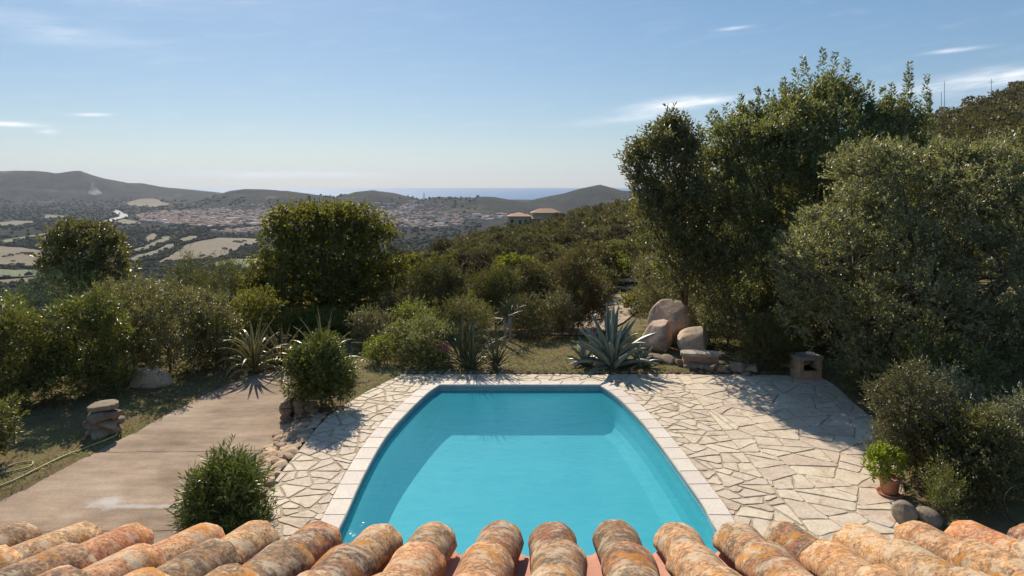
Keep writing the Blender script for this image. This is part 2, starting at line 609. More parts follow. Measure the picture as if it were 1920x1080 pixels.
    t.links.new(p, mp.inputs[0])
    mp.inputs['Scale'].default_value = (0.8, 1.9, 1)
    hgt = mixc(t, 0.4, noise_n(t, 2.3, 3, 0.55, mp.outputs[0], 0.6), noise_n(t, 7.0, 3, 0.55, mp.outputs[0], 0.5))
    bp = nd(t, 'ShaderNodeBump', Strength=0.42, Distance=0.05)
    t.links.new(hgt, bp.inputs['Height'])
    dt = nd(t, 'ShaderNodeVectorMath', operation='DOT_PRODUCT')
    t.links.new(bp.outputs[0], dt.inputs[0])
    t.links.new(nd(t, 'ShaderNodeNewGeometry').outputs['Incoming'], dt.inputs[1])
    one = mth(t, 'SUBTRACT', 1.0, mth(t, 'ABSOLUTE', dt.outputs['Value']), None, True)
    fres = mth(t, 'MULTIPLY_ADD', mth(t, 'POWER', one, 5.0), 0.98, 0.02, True)
    gl = nd(t, 'ShaderNodeBsdfGlossy', Roughness=0.04)
    t.links.new(bp.outputs[0], gl.inputs['Normal'])
    tp = nd(t, 'ShaderNodeBsdfTransparent')
    tint = ramp(t, hgt, [(0.32, (0.42, 0.80, 0.885)), (0.68, (0.57, 0.90, 0.95))])  # tint lightens with the ripples, standing in for caustic mottling
    t.links.new(tint, tp.inputs[0])
    df = nd(t, 'ShaderNodeBsdfDiffuse')          # light scattered back by the slightly cloudy water
    df.inputs[0].default_value = (0.05, 0.45, 0.56, 1)
    sc_ = nd(t, 'ShaderNodeMixShader', Fac=0.40)
    t.links.new(tp.outputs[0], sc_.inputs[1])
    t.links.new(df.outputs[0], sc_.inputs[2])
    mx = nd(t, 'ShaderNodeMixShader')
    t.links.new(fres, mx.inputs[0])
    t.links.new(sc_.outputs[0], mx.inputs[1])
    t.links.new(gl.outputs[0], mx.inputs[2])
    t.links.new(mx.outputs[0], out.inputs[0])
    M['water'] = m
    # --- bark, hose, pot, metal
    M['bark'] = stone_mat('bark', [(0.3, (0.075, 0.055, 0.038)), (0.7, (0.19, 0.15, 0.11))], 9.0, 0.02, 0.95)
    M['hose'] = flat_mat('hose_rubber', (0.46, 0.44, 0.20), 0.6)
    M['black'] = flat_mat('black_rubber', (0.02, 0.02, 0.022), 0.5)
    M['steel'] = flat_mat('galvanised_steel', (0.32, 0.32, 0.33), 0.5)
    M['pot'] = stone_mat('terracotta_pot', [(0.3, (0.36, 0.17, 0.105)), (0.7, (0.47, 0.25, 0.165))], 6.0, 0.004, 0.85)
    M['hearth_dark'] = flat_mat('dark_hearth', (0.035, 0.03, 0.027), 0.95)  # near-black colour for the hearth floor
    # --- villa and town
    M['villa_wall'] = flat_mat('villa_plaster', (0.60, 0.47, 0.27), 0.9)
    M['villa_roof'] = stone_mat('villa_roof_tiles', [(0.3, (0.46, 0.26, 0.16)), (0.7, (0.60, 0.40, 0.27))], 0.5, 0.05, 0.9)
    M['glass'] = flat_mat('dark_window', (0.03, 0.035, 0.04), 0.15, 0.5)
    M['town_wall'] = flat_mat('town_plaster', (0.50, 0.45, 0.40), 0.9)
    M['town_pink'] = flat_mat('town_plaster_pink', (0.46, 0.35, 0.30), 0.9)
    M['town_white'] = flat_mat('town_plaster_white', (0.78, 0.76, 0.73), 0.9)
    M['town_roof'] = flat_mat('town_roof_tiles', (0.30, 0.185, 0.145), 0.9)
    # --- leaves
    M['lf_laurel'] = leaf_mat('leaf_laurel', [(0, (0.087, 0.098, 0.045)), (0.5, (0.154, 0.159, 0.071)), (0.85, (0.232, 0.213, 0.096)), (1, (0.331, 0.254, 0.138))], 0.40, 0.42)
    M['lf_oak'] = leaf_mat('leaf_holm_oak', [(0, (0.108, 0.116, 0.065)), (0.5, (0.192, 0.194, 0.112)), (0.85, (0.292, 0.270, 0.161)), (1, (0.371, 0.303, 0.202))], 0.40, 0.42)
    M['lf_broad'] = leaf_mat('leaf_broad', [(0, (0.093, 0.097, 0.024)), (0.5, (0.159, 0.161, 0.034)), (0.9, (0.244, 0.226, 0.047)), (1, (0.317, 0.245, 0.073))], 0.55, 0.42)
    M['lf_loquat'] = leaf_mat('leaf_loquat', [(0, (0.086, 0.079, 0.031)), (0.4, (0.140, 0.129, 0.049)), (0.8, (0.251, 0.230, 0.077)), (1, (0.375, 0.325, 0.154))], 0.35, 0.25)
    M['lf_oleander'] = leaf_mat('leaf_oleander', [(0, (0.092, 0.105, 0.029)), (0.5, (0.155, 0.167, 0.043)), (0.9, (0.241, 0.233, 0.062)), (1, (0.341, 0.266, 0.113))], 0.38, 0.30)
    M['lf_olea2'] = leaf_mat('leaf_oleander_dark', [(0, (0.065, 0.082, 0.022)), (0.5, (0.109, 0.131, 0.032)), (0.9, (0.170, 0.184, 0.047)), (1, (0.240, 0.209, 0.086))], 0.38, 0.30)
    M['lf_olea3'] = leaf_mat('leaf_planter', [(0, (0.065, 0.075, 0.019)), (0.5, (0.109, 0.120, 0.028)), (0.9, (0.170, 0.168, 0.041)), (1, (0.240, 0.191, 0.076))], 0.38, 0.30)
    M['lf_grey'] = leaf_mat('leaf_grey_green', [(0, (0.122, 0.116, 0.054)), (0.5, (0.201, 0.185, 0.082)), (1, (0.318, 0.273, 0.131))], 0.5, 0.25)
    M['lf_dark'] = leaf_mat('leaf_dark_juniper', [(0, (0.041, 0.066, 0.026)), (0.6, (0.077, 0.109, 0.043)), (1, (0.133, 0.161, 0.061))], 0.6, 0.2)
    M['lf_pine'] = leaf_mat('leaf_feathery', [(0, (0.076, 0.077, 0.024)), (0.6, (0.125, 0.122, 0.037)), (1, (0.200, 0.177, 0.060))], 0.6, 0.25)
    M['lf_lime'] = leaf_mat('leaf_lime', [(0, (0.10, 0.115, 0.025)), (0.5, (0.17, 0.185, 0.035)), (1, (0.26, 0.25, 0.06))], 0.4, 0.4)
    M['lf_silver'] = leaf_mat('leaf_silver', [(0, (0.125, 0.131, 0.090)), (0.5, (0.200, 0.206, 0.138)), (1, (0.325, 0.325, 0.216))], 0.45, 0.25)
    M['lf_red'] = leaf_mat('leaf_reddish', [(0, (0.075, 0.075, 0.036)), (0.6, (0.13, 0.125, 0.062)), (0.84, (0.19, 0.165, 0.095)), (0.90, (0.22, 0.10, 0.07)), (1, (0.30, 0.075, 0.06))], 0.45, 0.28)
    M['lf_jade'] = leaf_mat('leaf_jade', [(0, (0.138, 0.188, 0.024)), (0.5, (0.250, 0.300, 0.036)), (1, (0.400, 0.413, 0.072))], 0.35, 0.35)
    M['lf_maquis'] = leaf_mat('leaf_maquis', [(0, (0.073, 0.064, 0.025)), (0.5, (0.130, 0.106, 0.037)), (1, (0.203, 0.155, 0.056))], 0.6, 0.22, vvar=0.75)
    M['lf_maquis2'] = leaf_mat('leaf_maquis_olive', [(0, (0.095, 0.088, 0.031)), (0.5, (0.159, 0.143, 0.047)), (1, (0.247, 0.203, 0.072))], 0.6, 0.22, vvar=0.75)
    M['lf_maquis3'] = leaf_mat('leaf_maquis_brown', [(0, (0.068, 0.051, 0.030)), (0.5, (0.111, 0.082, 0.048)), (1, (0.157, 0.121, 0.067))], 0.6, 0.22, vvar=0.75)
    M['lf_wood'] = leaf_mat('leaf_far_wood', [(0, (0.026, 0.030, 0.017)), (0.6, (0.042, 0.046, 0.024)), (1, (0.055, 0.054, 0.03))], 0.95, 0.0, spec=0.03)
    M['grass'] = leaf_mat('grass_blade', [(0, (0.10, 0.10, 0.035)), (0.5, (0.19, 0.175, 0.065)), (0.8, (0.30, 0.25, 0.115)), (1, (0.40, 0.33, 0.17))], 0.6, 0.35)
    M['pink'] = leaf_mat('petal_magenta', [(0, (0.294, 0.054, 0.180)), (1, (0.434, 0.144, 0.306))], 0.5, 0.3, (1, 0.8, 0.9))
    # agave blades: blue grey, and yellow-margined
    m, t, b, out = new_mat('agave_blue')
    r = orand(t)
    col = ramp(t, noise_n(t, 4, 5, 0.6, offset_vec(t, objc(t), r)), [(0.3, (0.125, 0.155, 0.125)), (0.7, (0.235, 0.265, 0.215))])
    t.links.new(col, b.inputs['Base Color'])
    b.inputs['Roughness'].default_value = 0.42
    M['agave'] = m
    m, t, b, out = new_mat('agave_variegated')
    a = nd(t, 'ShaderNodeAttribute', attribute_name='rnd')
    col = mixc(t, a.outputs['Fac'], ramp(t, orand(t), [(0, (0.09, 0.095, 0.034)), (1, (0.16, 0.15, 0.055))]), (0.40, 0.33, 0.13))
    t.links.new(col, b.inputs['Base Color'])
    b.inputs['Roughness'].default_value = 0.4
    M['variegated'] = m
    m, t, b, out = new_mat('spiky_green')
    col = ramp(t, orand(t), [(0, (0.05, 0.065, 0.025)), (0.6, (0.085, 0.10, 0.04)), (1, (0.17, 0.15, 0.075))])
    t.links.new(col, b.inputs['Base Color'])
    b.inputs['Roughness'].default_value = 0.45
    M['spiky'] = m


make_materials()

# ------------------------------------------------------------------ terrain heights
PLAIN, SEA_Z = -130.0, -150.0
C_X = [-600, -300, -150, -90, -55, -20, 10, 54, 120, 200, 247, 330, 600]
C_Z = [-130, -128, -112, -66, -37, -22, -13, -5.5, 15, 36, 53, 84, 150]
N_X = [-600, -300, -100, -60, -30, -16, -8, 10, 14, 30, 100, 300]
N_Z = [-130, -95, -38, -22, -8, -1.6, -0.2, 0.0, 0.3, 2.0, 14, 60]
RIDGES = [  # (depth, front width, back width, silhouette pixels)
    (5600, 1500, 1300, [(-700, 330), (-400, 318), (-150, 326), (0, 322), (60, 320.5), (105, 327), (130, 324), (150, 322), (190, 334), (240, 344), (265, 344), (300, 350), (345, 355), (410, 361), (480, 368), (560, 378)]),
    (4300, 900, 900, [(330, 386), (380, 376), (410, 366), (430, 359), (460, 355.5), (540, 358), (600, 367), (630, 371), (665, 361), (700, 357), (740, 362), (790, 375), (830, 386)]),
    (3600, 700, 900, [(740, 392), (800, 375), (820, 370.5), (850, 373.5), (880, 372), (905, 368.5), (930, 370), (985, 380), (1040, 393)]),
    (4000, 900, 900, [(900, 389), (985, 381), (1010, 373), (1060, 362.5), (1090, 352.5), (1112, 348), (1125, 345), (1140, 349.5), (1165, 357), (1250, 363), (1400, 366), (1700, 380), (2600, 384)]),
    (4700, 500, 500, [(-300, 372), (0, 352), (90, 355), (170, 360), (260, 366), (330, 374), (420, 380)]),
]


def hfun(x, y):
    x = np.asarray(x, float)
    y = np.asarray(y, float)
    n0 = np.interp(x, N_X, N_Z)
    c = np.interp(x * 330.0 / np.maximum(y, 330.0), C_X, C_Z)
    t = np.clip((y - 24) / 306.0, 0, 1)
    z = (1 - t) * n0 + t * c - 2.5 * np.sin(np.pi * t) * np.exp(-((x - 5) / 40.0) ** 2)
    s = sstep(335, 900, y)
    z = z * (1 - s) + PLAIN * s
    pn = snoise(np.stack([x.ravel(), y.ravel()], 1) * 0.012, 3, 4).reshape(x.shape)
    z = np.maximum(z, PLAIN) + pn * 1.6 * sstep(40, 110, y)
    far = y > 1500
    if far.any():
        px = 960 + x / np.maximum(y, 1) * F
        q = np.stack([x.ravel(), y.ravel()], 1)
        w1 = snoise(q * 0.0035, 11, 4).reshape(x.shape)
        w3 = snoise(q * 0.011, 13, 4).reshape(x.shape)
        w2 = snoise(q * 0.0016, 12, 4).reshape(x.shape)
        best = np.full(x.shape, -1e9)
        for R, wf, wb, pts in RIDGES:
            sy = np.interp(px, [p[0] for p in pts], [p[1] for p in pts])
            top = CAMH - (sy - EYE) / F * R
            dy = y - R
            near = np.exp(-(dy / 200.0) ** 2)
            dyw = dy + (w1 * 230 + w2 * 380) * (1 - near)
            u = np.where(dyw < 0, -dyw / wf, dyw / wb)
            prof = np.where(u < 1, 0.5 + 0.5 * np.cos(np.pi * np.clip(u, 0, 1)), 0)
            prof = prof ** 0.9
            best = np.maximum(best, PLAIN + (top - PLAIN) * prof + w1 * 9 * (1 - near) * prof + w3 * 6 * prof)
        z = np.where(far, np.maximum(z, best), z)
        z = np.where(y > 5200, z - sstep(5700, 6800, y) * 60, z)
    return z


def H(x, y):
    return float(hfun(np.array([x]), np.array([y]))[0])


# plan outlines --------------------------------------------------------------
LEFT_PX = [(638, 982), (680, 891), (720, 822), (760, 776), (800, 738), (824, 722)]
RIGHT_PX = [(1125, 722), (1160, 746), (1200, 785), (1240, 834), (1280, 889), (1320, 945), (1345, 990)]
lp = [G(*p) for p in LEFT_PX]
rp = [G(*p) for p in RIGHT_PX]
YFAR = (lp[-1].y + rp[0].y) / 2
lp[-1].y = rp[0].y = YFAR
lcurve = [np.array(c) for c in catmull([(-3.02, 8.6), (-3.06, 10.4)] + [(v.x, v.y) for v in lp], 6)]
rcurve = [np.array(c) for c in catmull([(v.x, v.y) for v in rp] + [(3.66, 10.4), (3.64, 8.6)], 6)]
POOL = lcurve + rcurve                  # runs: near-left -> far-left -> far-right -> near-right (clockwise seen from above)


def offset_line(c, d, side):
    out = []
    for i in range(len(c)):
        a, b = c[max(i - 1, 0)], c[min(i + 1, len(c) - 1)]
        t = b - a
        t /= np.linalg.norm(t)
        out.append(c[i] + side * d * np.array([-t[1], t[0]]))
    return out


COPW = 0.37
lout = offset_line(lcurve, COPW, 1)
rout = offset_line(rcurve, COPW, 1)
# mitre the far corners
lout[-1] = np.array([lcurve[-1][0] - 0.26, YFAR + COPW])
rout[0] = np.array([rcurve[0][0] + 0.26, YFAR + COPW])
COPE = [np.array([lout[0][0], 8.6])] + lout[1:] + rout[:-1] + [np.array([rout[-1][0], 8.6])]

YPAVE = G(960, 701).y
PAVE_L = [(-4.55, 8.6), (-4.70, 12.3), (-4.80, 13.8), (-4.80, 15.6), (-4.80, 17.0), (-4.62, 18.3), (-4.05, 20.1), (-3.45, YPAVE)]
PAVE_R = [(9.55, YPAVE - 0.25), (9.6, 20.3), (9.35, 18.5), (9.1, 16.6), (8.5, 15.0), (7.7, 13.4), (6.9, 12.0), (6.3, 10.6), (6.1, 8.6)]
PAVE = [np.array(c) for c in catmull(PAVE_L, 5)] + [np.array((x, YPAVE)) for x in (0.0, 4.0, 7.5)] + [np.array(c) for c in catmull(PAVE_R, 5)]
DRV_L = [(-12.0, 8.0), (-11.2, 11.0), (-10.35, 13.6), (-10.0, 15.8), (-9.7, 17.7), (-9.4, 20.2), (-8.9, 22.2), (-8.0, 24.2), (-6.6, 26.4)]
DRV_R = [(-5.2, 24.6), (-5.9, 22.6), (-6.15, 20.4), (-6.0, 18.2), (-5.75, 15.7), (-5.55, 13.5), (-5.4, 11.0), (-5.35, 8.0)]
DRIVE = [np.array(c) for c in catmull(DRV_L, 5)] + [np.array(c) for c in catmull(DRV_R, 5)]
DRIVE_Z = -0.40


def garden_z(X, Y):
    """height of the soil in the garden round the terrace"""
    far = sstep(21.5, 30, Y)
    z = hfun(X, Y) * sstep(22, 32, Y) + 0.05
    wl = 1 - sstep(-6.3, -5.0, X)
    lawn_l = -0.36 + 0.18 * sstep(-10.0, -14.0, X) * 0 + 0.02 * snoise(np.stack([X.ravel(), Y.ravel()], 1) * 1.3, 5, 3).reshape(X.shape)
    wl = np.where(Y < 18.3, 1 - sstep(-5.0, -4.75, X), wl)
    z = z * (1 - wl * (1 - far)) + lawn_l * wl * (1 - far)
    # planter bed is level with the terrace
    bed = (1 - sstep(0.0, 0.5, np.abs(X + 5.0) - 0.55)) * (1 - sstep(0.0, 0.4, np.abs(Y - 19.3) - 1.3))
    z = z * (1 - bed) + 0.02 * bed
    z += 0.035 * snoise(np.stack([X.ravel(), Y.ravel()], 1) * 2.1, 6, 4).reshape(X.shape) * sstep(21.3, 23, Y)
    rightbed = sstep(6.0, 10.5, X) * (1 - sstep(20, 23, Y))
    z -= 0.04 * rightbed
    inp = in_poly(X, Y, PAVE)
    z = np.where(inp, -0.09, z)
    inpool = in_poly(X, Y, COPE)
    z = np.where(inpool, -1.9, z)
    ind = in_poly(X, Y, DRIVE)
    z = np.where(ind, np.minimum(z, DRIVE_Z - 0.06), z)
    return z


def GZ(x, y):
    return float(garden_z(np.array([[x]]), np.array([[y]]))[0, 0])


def grid_mesh(name, X, Y, Z, mat, smooth=True):
    r, c = X.shape
    V = np.stack([X.ravel(), Y.ravel(), Z.ravel()], 1)
    i = np.arange(r - 1)[:, None] * c + np.arange(c - 1)[None, :]
    Q = np.stack([i, i + 1, i + 1 + c, i + c], -1).reshape(-1, 4)
    return tri_mesh(name, V, Q, mat, smooth=smooth)


def poly_sheet(name, poly, z, mat, thick=0.0):
    n = len(poly)
    V = [(p[0], p[1], z) for p in poly]
    Fc = [tuple(range(n))]
    a = sum(poly[i][0] * poly[(i + 1) % n][1] - poly[(i + 1) % n][0] * poly[i][1] for i in range(n))
    if a < 0:
        Fc = [tuple(range(n))[::-1]]
    if thick:
        V += [(p[0], p[1], z - thick) for p in poly]
        for k in range(n):
            k2 = (k + 1) % n
            Fc.append((k, k2, n + k2, n + k))
    bm = bmesh.new()
    vs = [bm.verts.new(v) for v in V]
    for f in Fc:
        bm.faces.new([vs[i] for i in f])
    big = [f for f in bm.faces if len(f.verts) > 4]
    bmesh.ops.triangulate(bm, faces=big)
    if thick:
        bmesh.ops.recalc_face_normals(bm, faces=bm.faces)
    else:
        bm.normal_update()
        for f in bm.faces:
            if f.normal.z < 0:
                f.normal_flip()
    return bm_mesh(name, bm, mat)


# ------------------------------------------------------------------ setting
def build_setting():
    # garden ground
    xs = np.arange(-34, 34.01, 0.25)
    ys = np.arange(1.0, 40.01, 0.25)
    X, Y = np.meshgrid(xs, ys)
    Z = garden_z(X, Y)
    tag(obj('ground', grid_mesh('ground', X, Y, Z, M['soil'])), 'dry garden soil with thin grass around the pool terrace', kind='structure')
    # terrain fan: hillside, plain, hills
    us = np.linspace(-1.1, 1.1, 400)
    ds = np.concatenate([np.geomspace(30, 1000, 130), np.linspace(1000, 7200, 230)[1:]])
    U, D = np.meshgrid(us, ds)
    X, Y = U * D, D
    Z = hfun(X, Y)
    Z = np.where((Y < 39.0) & (np.abs(X) < 33), Z - 0.6, Z)
    tag(obj('terrain', grid_mesh('terrain', X, Y, Z, M['terrain'])), 'scrubby hillside, valley plain and hills down to the coast', kind='structure')
    # sea disc to the horizon
    n = 96
    V = [(0, 0, SEA_Z)] + [(23500 * math.sin(2 * math.pi * k / n), 23500 * math.cos(2 * math.pi * k / n), SEA_Z) for k in range(n)]
    Fc = [(0, 1 + (k + 1) % n, 1 + k) for k in range(n)]
    tag(obj('sea', py_mesh('sea', V, Fc, M['sea'])), 'calm blue sea on the horizon beyond the hills', kind='structure')
    # drive
    drv = tag(obj('driveway', poly_sheet('driveway', DRIVE, DRIVE_Z, M['drive'], 0.1)), 'brown stained concrete driveway curving up beside the pool', kind='structure')
    for yy, x0, x1 in ((12.55, -11.0, -5.5), (16.3, -9.95, -5.8)):
        pts = [(x0 + (x1 - x0) * k / 14, yy + 0.02 * math.sin(k * 2.1) + (0.02 * (k - 7)) * 0.4) for k in range(15)]
        V, Fc = [], []
        for k, p in enumerate(pts):
            w = 0.007 + 0.004 * math.sin(k * 1.7)
            V += [(p[0], p[1] - w, DRIVE_Z + 0.004), (p[0], p[1] + w, DRIVE_Z + 0.004)]
            if k:
                Fc.append((2 * k - 2, 2 * k, 2 * k + 1, 2 * k - 1))
        obj('joint', py_mesh('joint', V, Fc, M['crack']), drv)
    # sandy track beyond the garden
    ctr = [(2.2, 27.5), (3.6, 31.0), (5.3, 36.0), (7.0, 42.0), (8.2, 47.0)]
    ctr = catmull(ctr, 6)
    L = offset_line(ctr, 1.15, 1)
    R = offset_line(ctr, 1.15, -1)
    V, Fc = [], []
    for k in range(len(ctr)):
        for p in (L[k], R[k]):
            zz = max(H(*p), GZ(*p) if p[1] < 39.5 else -99) + 0.07
            V.append((p[0], p[1], zz))
        if k:
            Fc.append((2 * k - 2, 2 * k - 1, 2 * k + 1, 2 * k))
    me = py_mesh('path', V, Fc, M['sand'])
    tag(obj('path', me), 'pale sandy track running downhill behind the garden', kind='structure')


build_setting()


# ------------------------------------------------------------------ crazy paving, coping, pool
def clip(poly, p, n):
    """keep the side where (q-p).n <= 0"""
    out = []
    m = len(poly)
    for i in range(m):
        a, b = poly[i], poly[(i + 1) % m]
        da = (a[0] - p[0]) * n[0] + (a[1] - p[1]) * n[1]
        db = (b[0] - p[0]) * n[0] + (b[1] - p[1]) * n[1]
        if da <= 0:
            out.append(a)
        if (da < 0 < db) or (db < 0 < da):
            t = da / (da - db)
            out.append((a[0] + (b[0] - a[0]) * t, a[1] + (b[1] - a[1]) * t))
    return out


def area(poly):
    return 0.5 * sum(poly[i][0] * poly[(i + 1) % len(poly)][1] - poly[(i + 1) % len(poly)][0] * poly[i][1] for i in range(len(poly)))


def clean(poly, eps=0.05):
    out = []
    for p in poly:
        if not out or math.hypot(p[0] - out[-1][0], p[1] - out[-1][1]) > eps:
            out.append(p)
    while len(out) > 2 and math.hypot(out[0][0] - out[-1][0], out[0][1] - out[-1][1]) <= eps:
        out.pop()
    return out


def inset(poly, d):
    """shrink a convex ccw polygon by d"""
    res = list(poly)
    m = len(poly)
    for i in range(m):
        a, b = poly[i], poly[(i + 1) % m]
        ex, ey = b[0] - a[0], b[1] - a[1]
        l = math.hypot(ex, ey)
        if l < 1e-6:
            continue
        nx, ny = ey / l, -ex / l
        res = clip(res, (a[0] - nx * d, a[1] - ny * d), (nx, ny))
        if len(res) < 3:
            return []
    return res


def seg_clip(cell, seed, curve, keep_sign, closed=False, reach=1.2):
    """clip a cell by the tangent of the nearest piece of a boundary curve"""
    best, bi = 1e9, None
    m = len(curve)
    cand = []
    for i in range(m if closed else m - 1):
        a, b = curve[i], curve[(i + 1) % m]
        e = b - a
        l2 = e @ e
        if l2 < 1e-9:
            continue
        t = max(0, min(1, ((seed - a) @ e) / l2))
        d = np.linalg.norm(seed - (a + e * t))
        if d < reach:
            cand.append((d, i))
    cand.sort()
    for d, i in cand[:3]:
        a, b = curve[i], curve[(i + 1) % m]
        e = b - a
        e = e / np.linalg.norm(e)
        nrm = np.array([-e[1], e[0]])
        s = (seed - a) @ nrm
        if abs(s) < 1e-4:
            continue
        cell = clip(cell, a, -nrm * np.sign(s))
        if len(cell) < 3:
            return []
    return cell


def stone_slab_mesh(name, poly, z, h, mat, rnd, bev=0.008, tilt=0.004):
    """flat stone: polygon top with a worn edge, sides to the bed"""
    cx = sum(p[0] for p in poly) / len(poly)
    cy = sum(p[1] for p in poly) / len(poly)
    n = len(poly)
    tx, ty = rnd.uniform(-tilt, tilt), rnd.uniform(-tilt, tilt)
    dz = rnd.uniform(-0.004, 0.004)
    V, Fc = [], []
    for p in poly:
        V.append((p[0] - cx, p[1] - cy, -h))
    for p in poly:
        V.append((p[0] - cx, p[1] - cy, dz + tx * (p[0] - cx) + ty * (p[1] - cy) - bev))
    for p in poly:
        q = (p[0] - cx) * (1 - bev * 4), (p[1] - cy) * (1 - bev * 4)
        V.append((q[0], q[1], dz + tx * q[0] + ty * q[1]))
    for r in (0, 1):
        for k in range(n):
            k2 = (k + 1) % n
            Fc.append((r * n + k, r * n + k2, (r + 1) * n + k2, (r + 1) * n + k))
    Fc.append(tuple(range(2 * n, 3 * n)))
    return py_mesh(name, V, Fc, mat), (cx, cy, z)


def wobble(poly, rnd, amt=0.03):
    """break the straight cell edges a little, as split stone does"""
    out = []
    m = len(poly)
    for i in range(m):
        a, b = poly[i], poly[(i + 1) % m]
        out.append((a[0] + rnd.uniform(-amt, amt) * 0.3, a[1] + rnd.uniform(-amt, amt) * 0.3))
        l = math.hypot(b[0] - a[0], b[1] - a[1])
        if l > 0.22:
            t = rnd.uniform(0.35, 0.65)
            nx, ny = -(b[1] - a[1]) / l, (b[0] - a[0]) / l
            o = rnd.uniform(0.0, amt) * min(1, l * 1.6)
            out.append((a[0] + (b[0] - a[0]) * t + nx * o, a[1] + (b[1] - a[1]) * t + ny * o))
    return out


def build_paving():
    rnd = random.Random(3)
    # bed
    def resamp(c, m):
        c = np.array(c, float)
        dd = np.concatenate([[0], np.cumsum(np.linalg.norm(np.diff(c, axis=0), axis=1))])
        t = np.linspace(0, dd[-1], m)
        return np.stack([np.interp(t, dd, c[:, 0]), np.interp(t, dd, c[:, 1])], 1)
    nL = len(catmull(PAVE_L, 5))
    nR = len(catmull(PAVE_R, 5))
    outer = np.concatenate([resamp(PAVE[:nL], 40), resamp(PAVE[nL - 1:len(PAVE) - nR + 1], 12)[1:], resamp(PAVE[len(PAVE) - nR:], 40)[1:]])
    inner = np.concatenate([resamp(lout, 40), resamp([lout[-1], rout[0]], 12)[1:], resamp(rout, 40)[1:]])
    Vb = [(p[0], p[1], -0.014) for p in outer] + [(p[0], p[1], -0.014) for p in inner]
    nb_ = len(outer)
    me = py_mesh('terrace_paving', Vb, [(k, nb_ + k, nb_ + k + 1, k + 1)[::-1] for k in range(nb_ - 1)], M['mortar'])
    root = obj('terrace_paving', me)
    tag(root, 'pale crazy paving of irregular flagstones around the pool', kind='structure')
    SEAM = 5.15
    # big cells, then cracked again and again by straight splits as broken slabs are
    rs = np.random.default_rng(4)
    seeds = []
    for p in np.stack([rs.uniform(-6, 11, 3000), rs.uniform(7.5, YPAVE + 1.2, 3000)], 1):
        if all(np.hypot(*(p - q)) > 0.92 for q in seeds):
            seeds.append(p)
    S = np.array(seeds)

    def split(c, target, out, depth=0):
        a_ = abs(area(c))
        if a_ < target * rnd.uniform(0.75, 1.5) or depth > 7:
            out.append(c)
            return
        # cut across the longest direction, off centre and skewed
        P = np.array(c)
        m_ = P.mean(0)
        ev, evec = np.linalg.eigh(np.cov((P - m_).T))
        ax = evec[:, 1]
        ang = rnd.gauss(0, 0.55)
        ca, sa = math.cos(ang), math.sin(ang)
        nrm = np.array([ax[0] * ca - ax[1] * sa, ax[0] * sa + ax[1] * ca])
        p = m_ + ax * rnd.uniform(-0.2, 0.2) * math.sqrt(max(ev[1], 1e-6))
        for sg in (1, -1):
            q = clip(c, p, nrm * sg)
            q = clean(q, 0.02) if len(q) >= 3 else q
            if len(q) >= 3 and abs(area(q)) > 0.006:
                split(q, target, out, depth + 1)

    cells = []
    for i, s in enumerate(S):
        d = np.hypot(S[:, 0] - s[0], S[:, 1] - s[1])
        c = [(s[0] - 1.6, s[1] - 1.6), (s[0] + 1.6, s[1] - 1.6), (s[0] + 1.6, s[1] + 1.6), (s[0] - 1.6, s[1] + 1.6)]
        for j in np.argsort(d)[1:20]:
            c = clip(c, (s + S[j]) / 2, S[j] - s)
            if len(c) < 3:
                break
        if len(c) < 3:
            continue
        for sg in (1, -1):
            q = clip(c, (SEAM, 0), (sg, 0))
            if len(q) >= 3:
                split(q, 0.19 if sg > 0 else 0.42, cells)
    stones = []
    for c in cells:
        c = clean(c, 0.03)
        if len(c) < 3:
            continue
        if area(c) < 0:
            c = c[::-1]
        s = np.mean(np.array(c), axis=0)
        V_ = np.array(c + [tuple(s)])
        inside = in_poly(V_[:, 0], V_[:, 1], PAVE) & ~in_poly(V_[:, 0], V_[:, 1], COPE)
        if not inside.any():
            continue
        if not inside[-1]:
            s = V_[inside].mean(0) * 0.9 + s * 0.1
            if not in_poly([s[0]], [s[1]], PAVE)[0] or in_poly([s[0]], [s[1]], COPE)[0]:
                continue
        if not inside.all():
            c = seg_clip(c, s, COPE, 1)
            if len(c) >= 3:
                c = seg_clip(c, s, PAVE, 1)
        if len(c) < 3:
            continue
        c = clean(c)
        if len(c) < 3 or area(c) < 0.015:
            continue
        gap = rnd.uniform(0.011, 0.022) if s[0] < SEAM else rnd.uniform(0.004, 0.011)
        c = inset(c, gap)
        if len(c) < 3:
            continue
        c = clean(c, 0.03)
        cc = []
        for k in range(len(c)):          # knock off sharp corners
            a_, b_, d_ = np.array(c[k - 1]), np.array(c[k]), np.array(c[(k + 1) % len(c)])
            u_, v_ = a_ - b_, d_ - b_
            lu, lv = np.linalg.norm(u_), np.linalg.norm(v_)
            cosv = float(u_ @ v_ / (lu * lv + 1e-9))
            if cosv > -0.25:
                t_ = (0.05 + 0.07 * max(cosv, 0)) * rnd.uniform(0.4, 1.4)
                cc += [tuple(b_ + u_ / lu * min(t_, 0.35 * lu)), tuple(b_ + v_ / lv * min(t_, 0.35 * lv))]
            else:
                cc.append(tuple(b_))
        c = wobble(clean(cc, 0.012), rnd, 0.035)
        if len(c) < 3 or area(c) < 0.010:
            continue
        stones.append((c, s))
    # every stone that shows largest is its own piece
    def shown(c, s):
        return -area(c) / (s[1] ** 3) * (1.0 if abs(s[0]) / s[1] < 0.72 and s[1] > 10.5 else 0.02)
    stones.sort(key=lambda q: shown(*q))
    for c, s in stones[:300]:
        me, loc = stone_slab_mesh('flagstone', c, 0.0, 0.04, M['flag'], rnd)
        obj('flagstone', me, root, loc)
    V, Fc = [], []
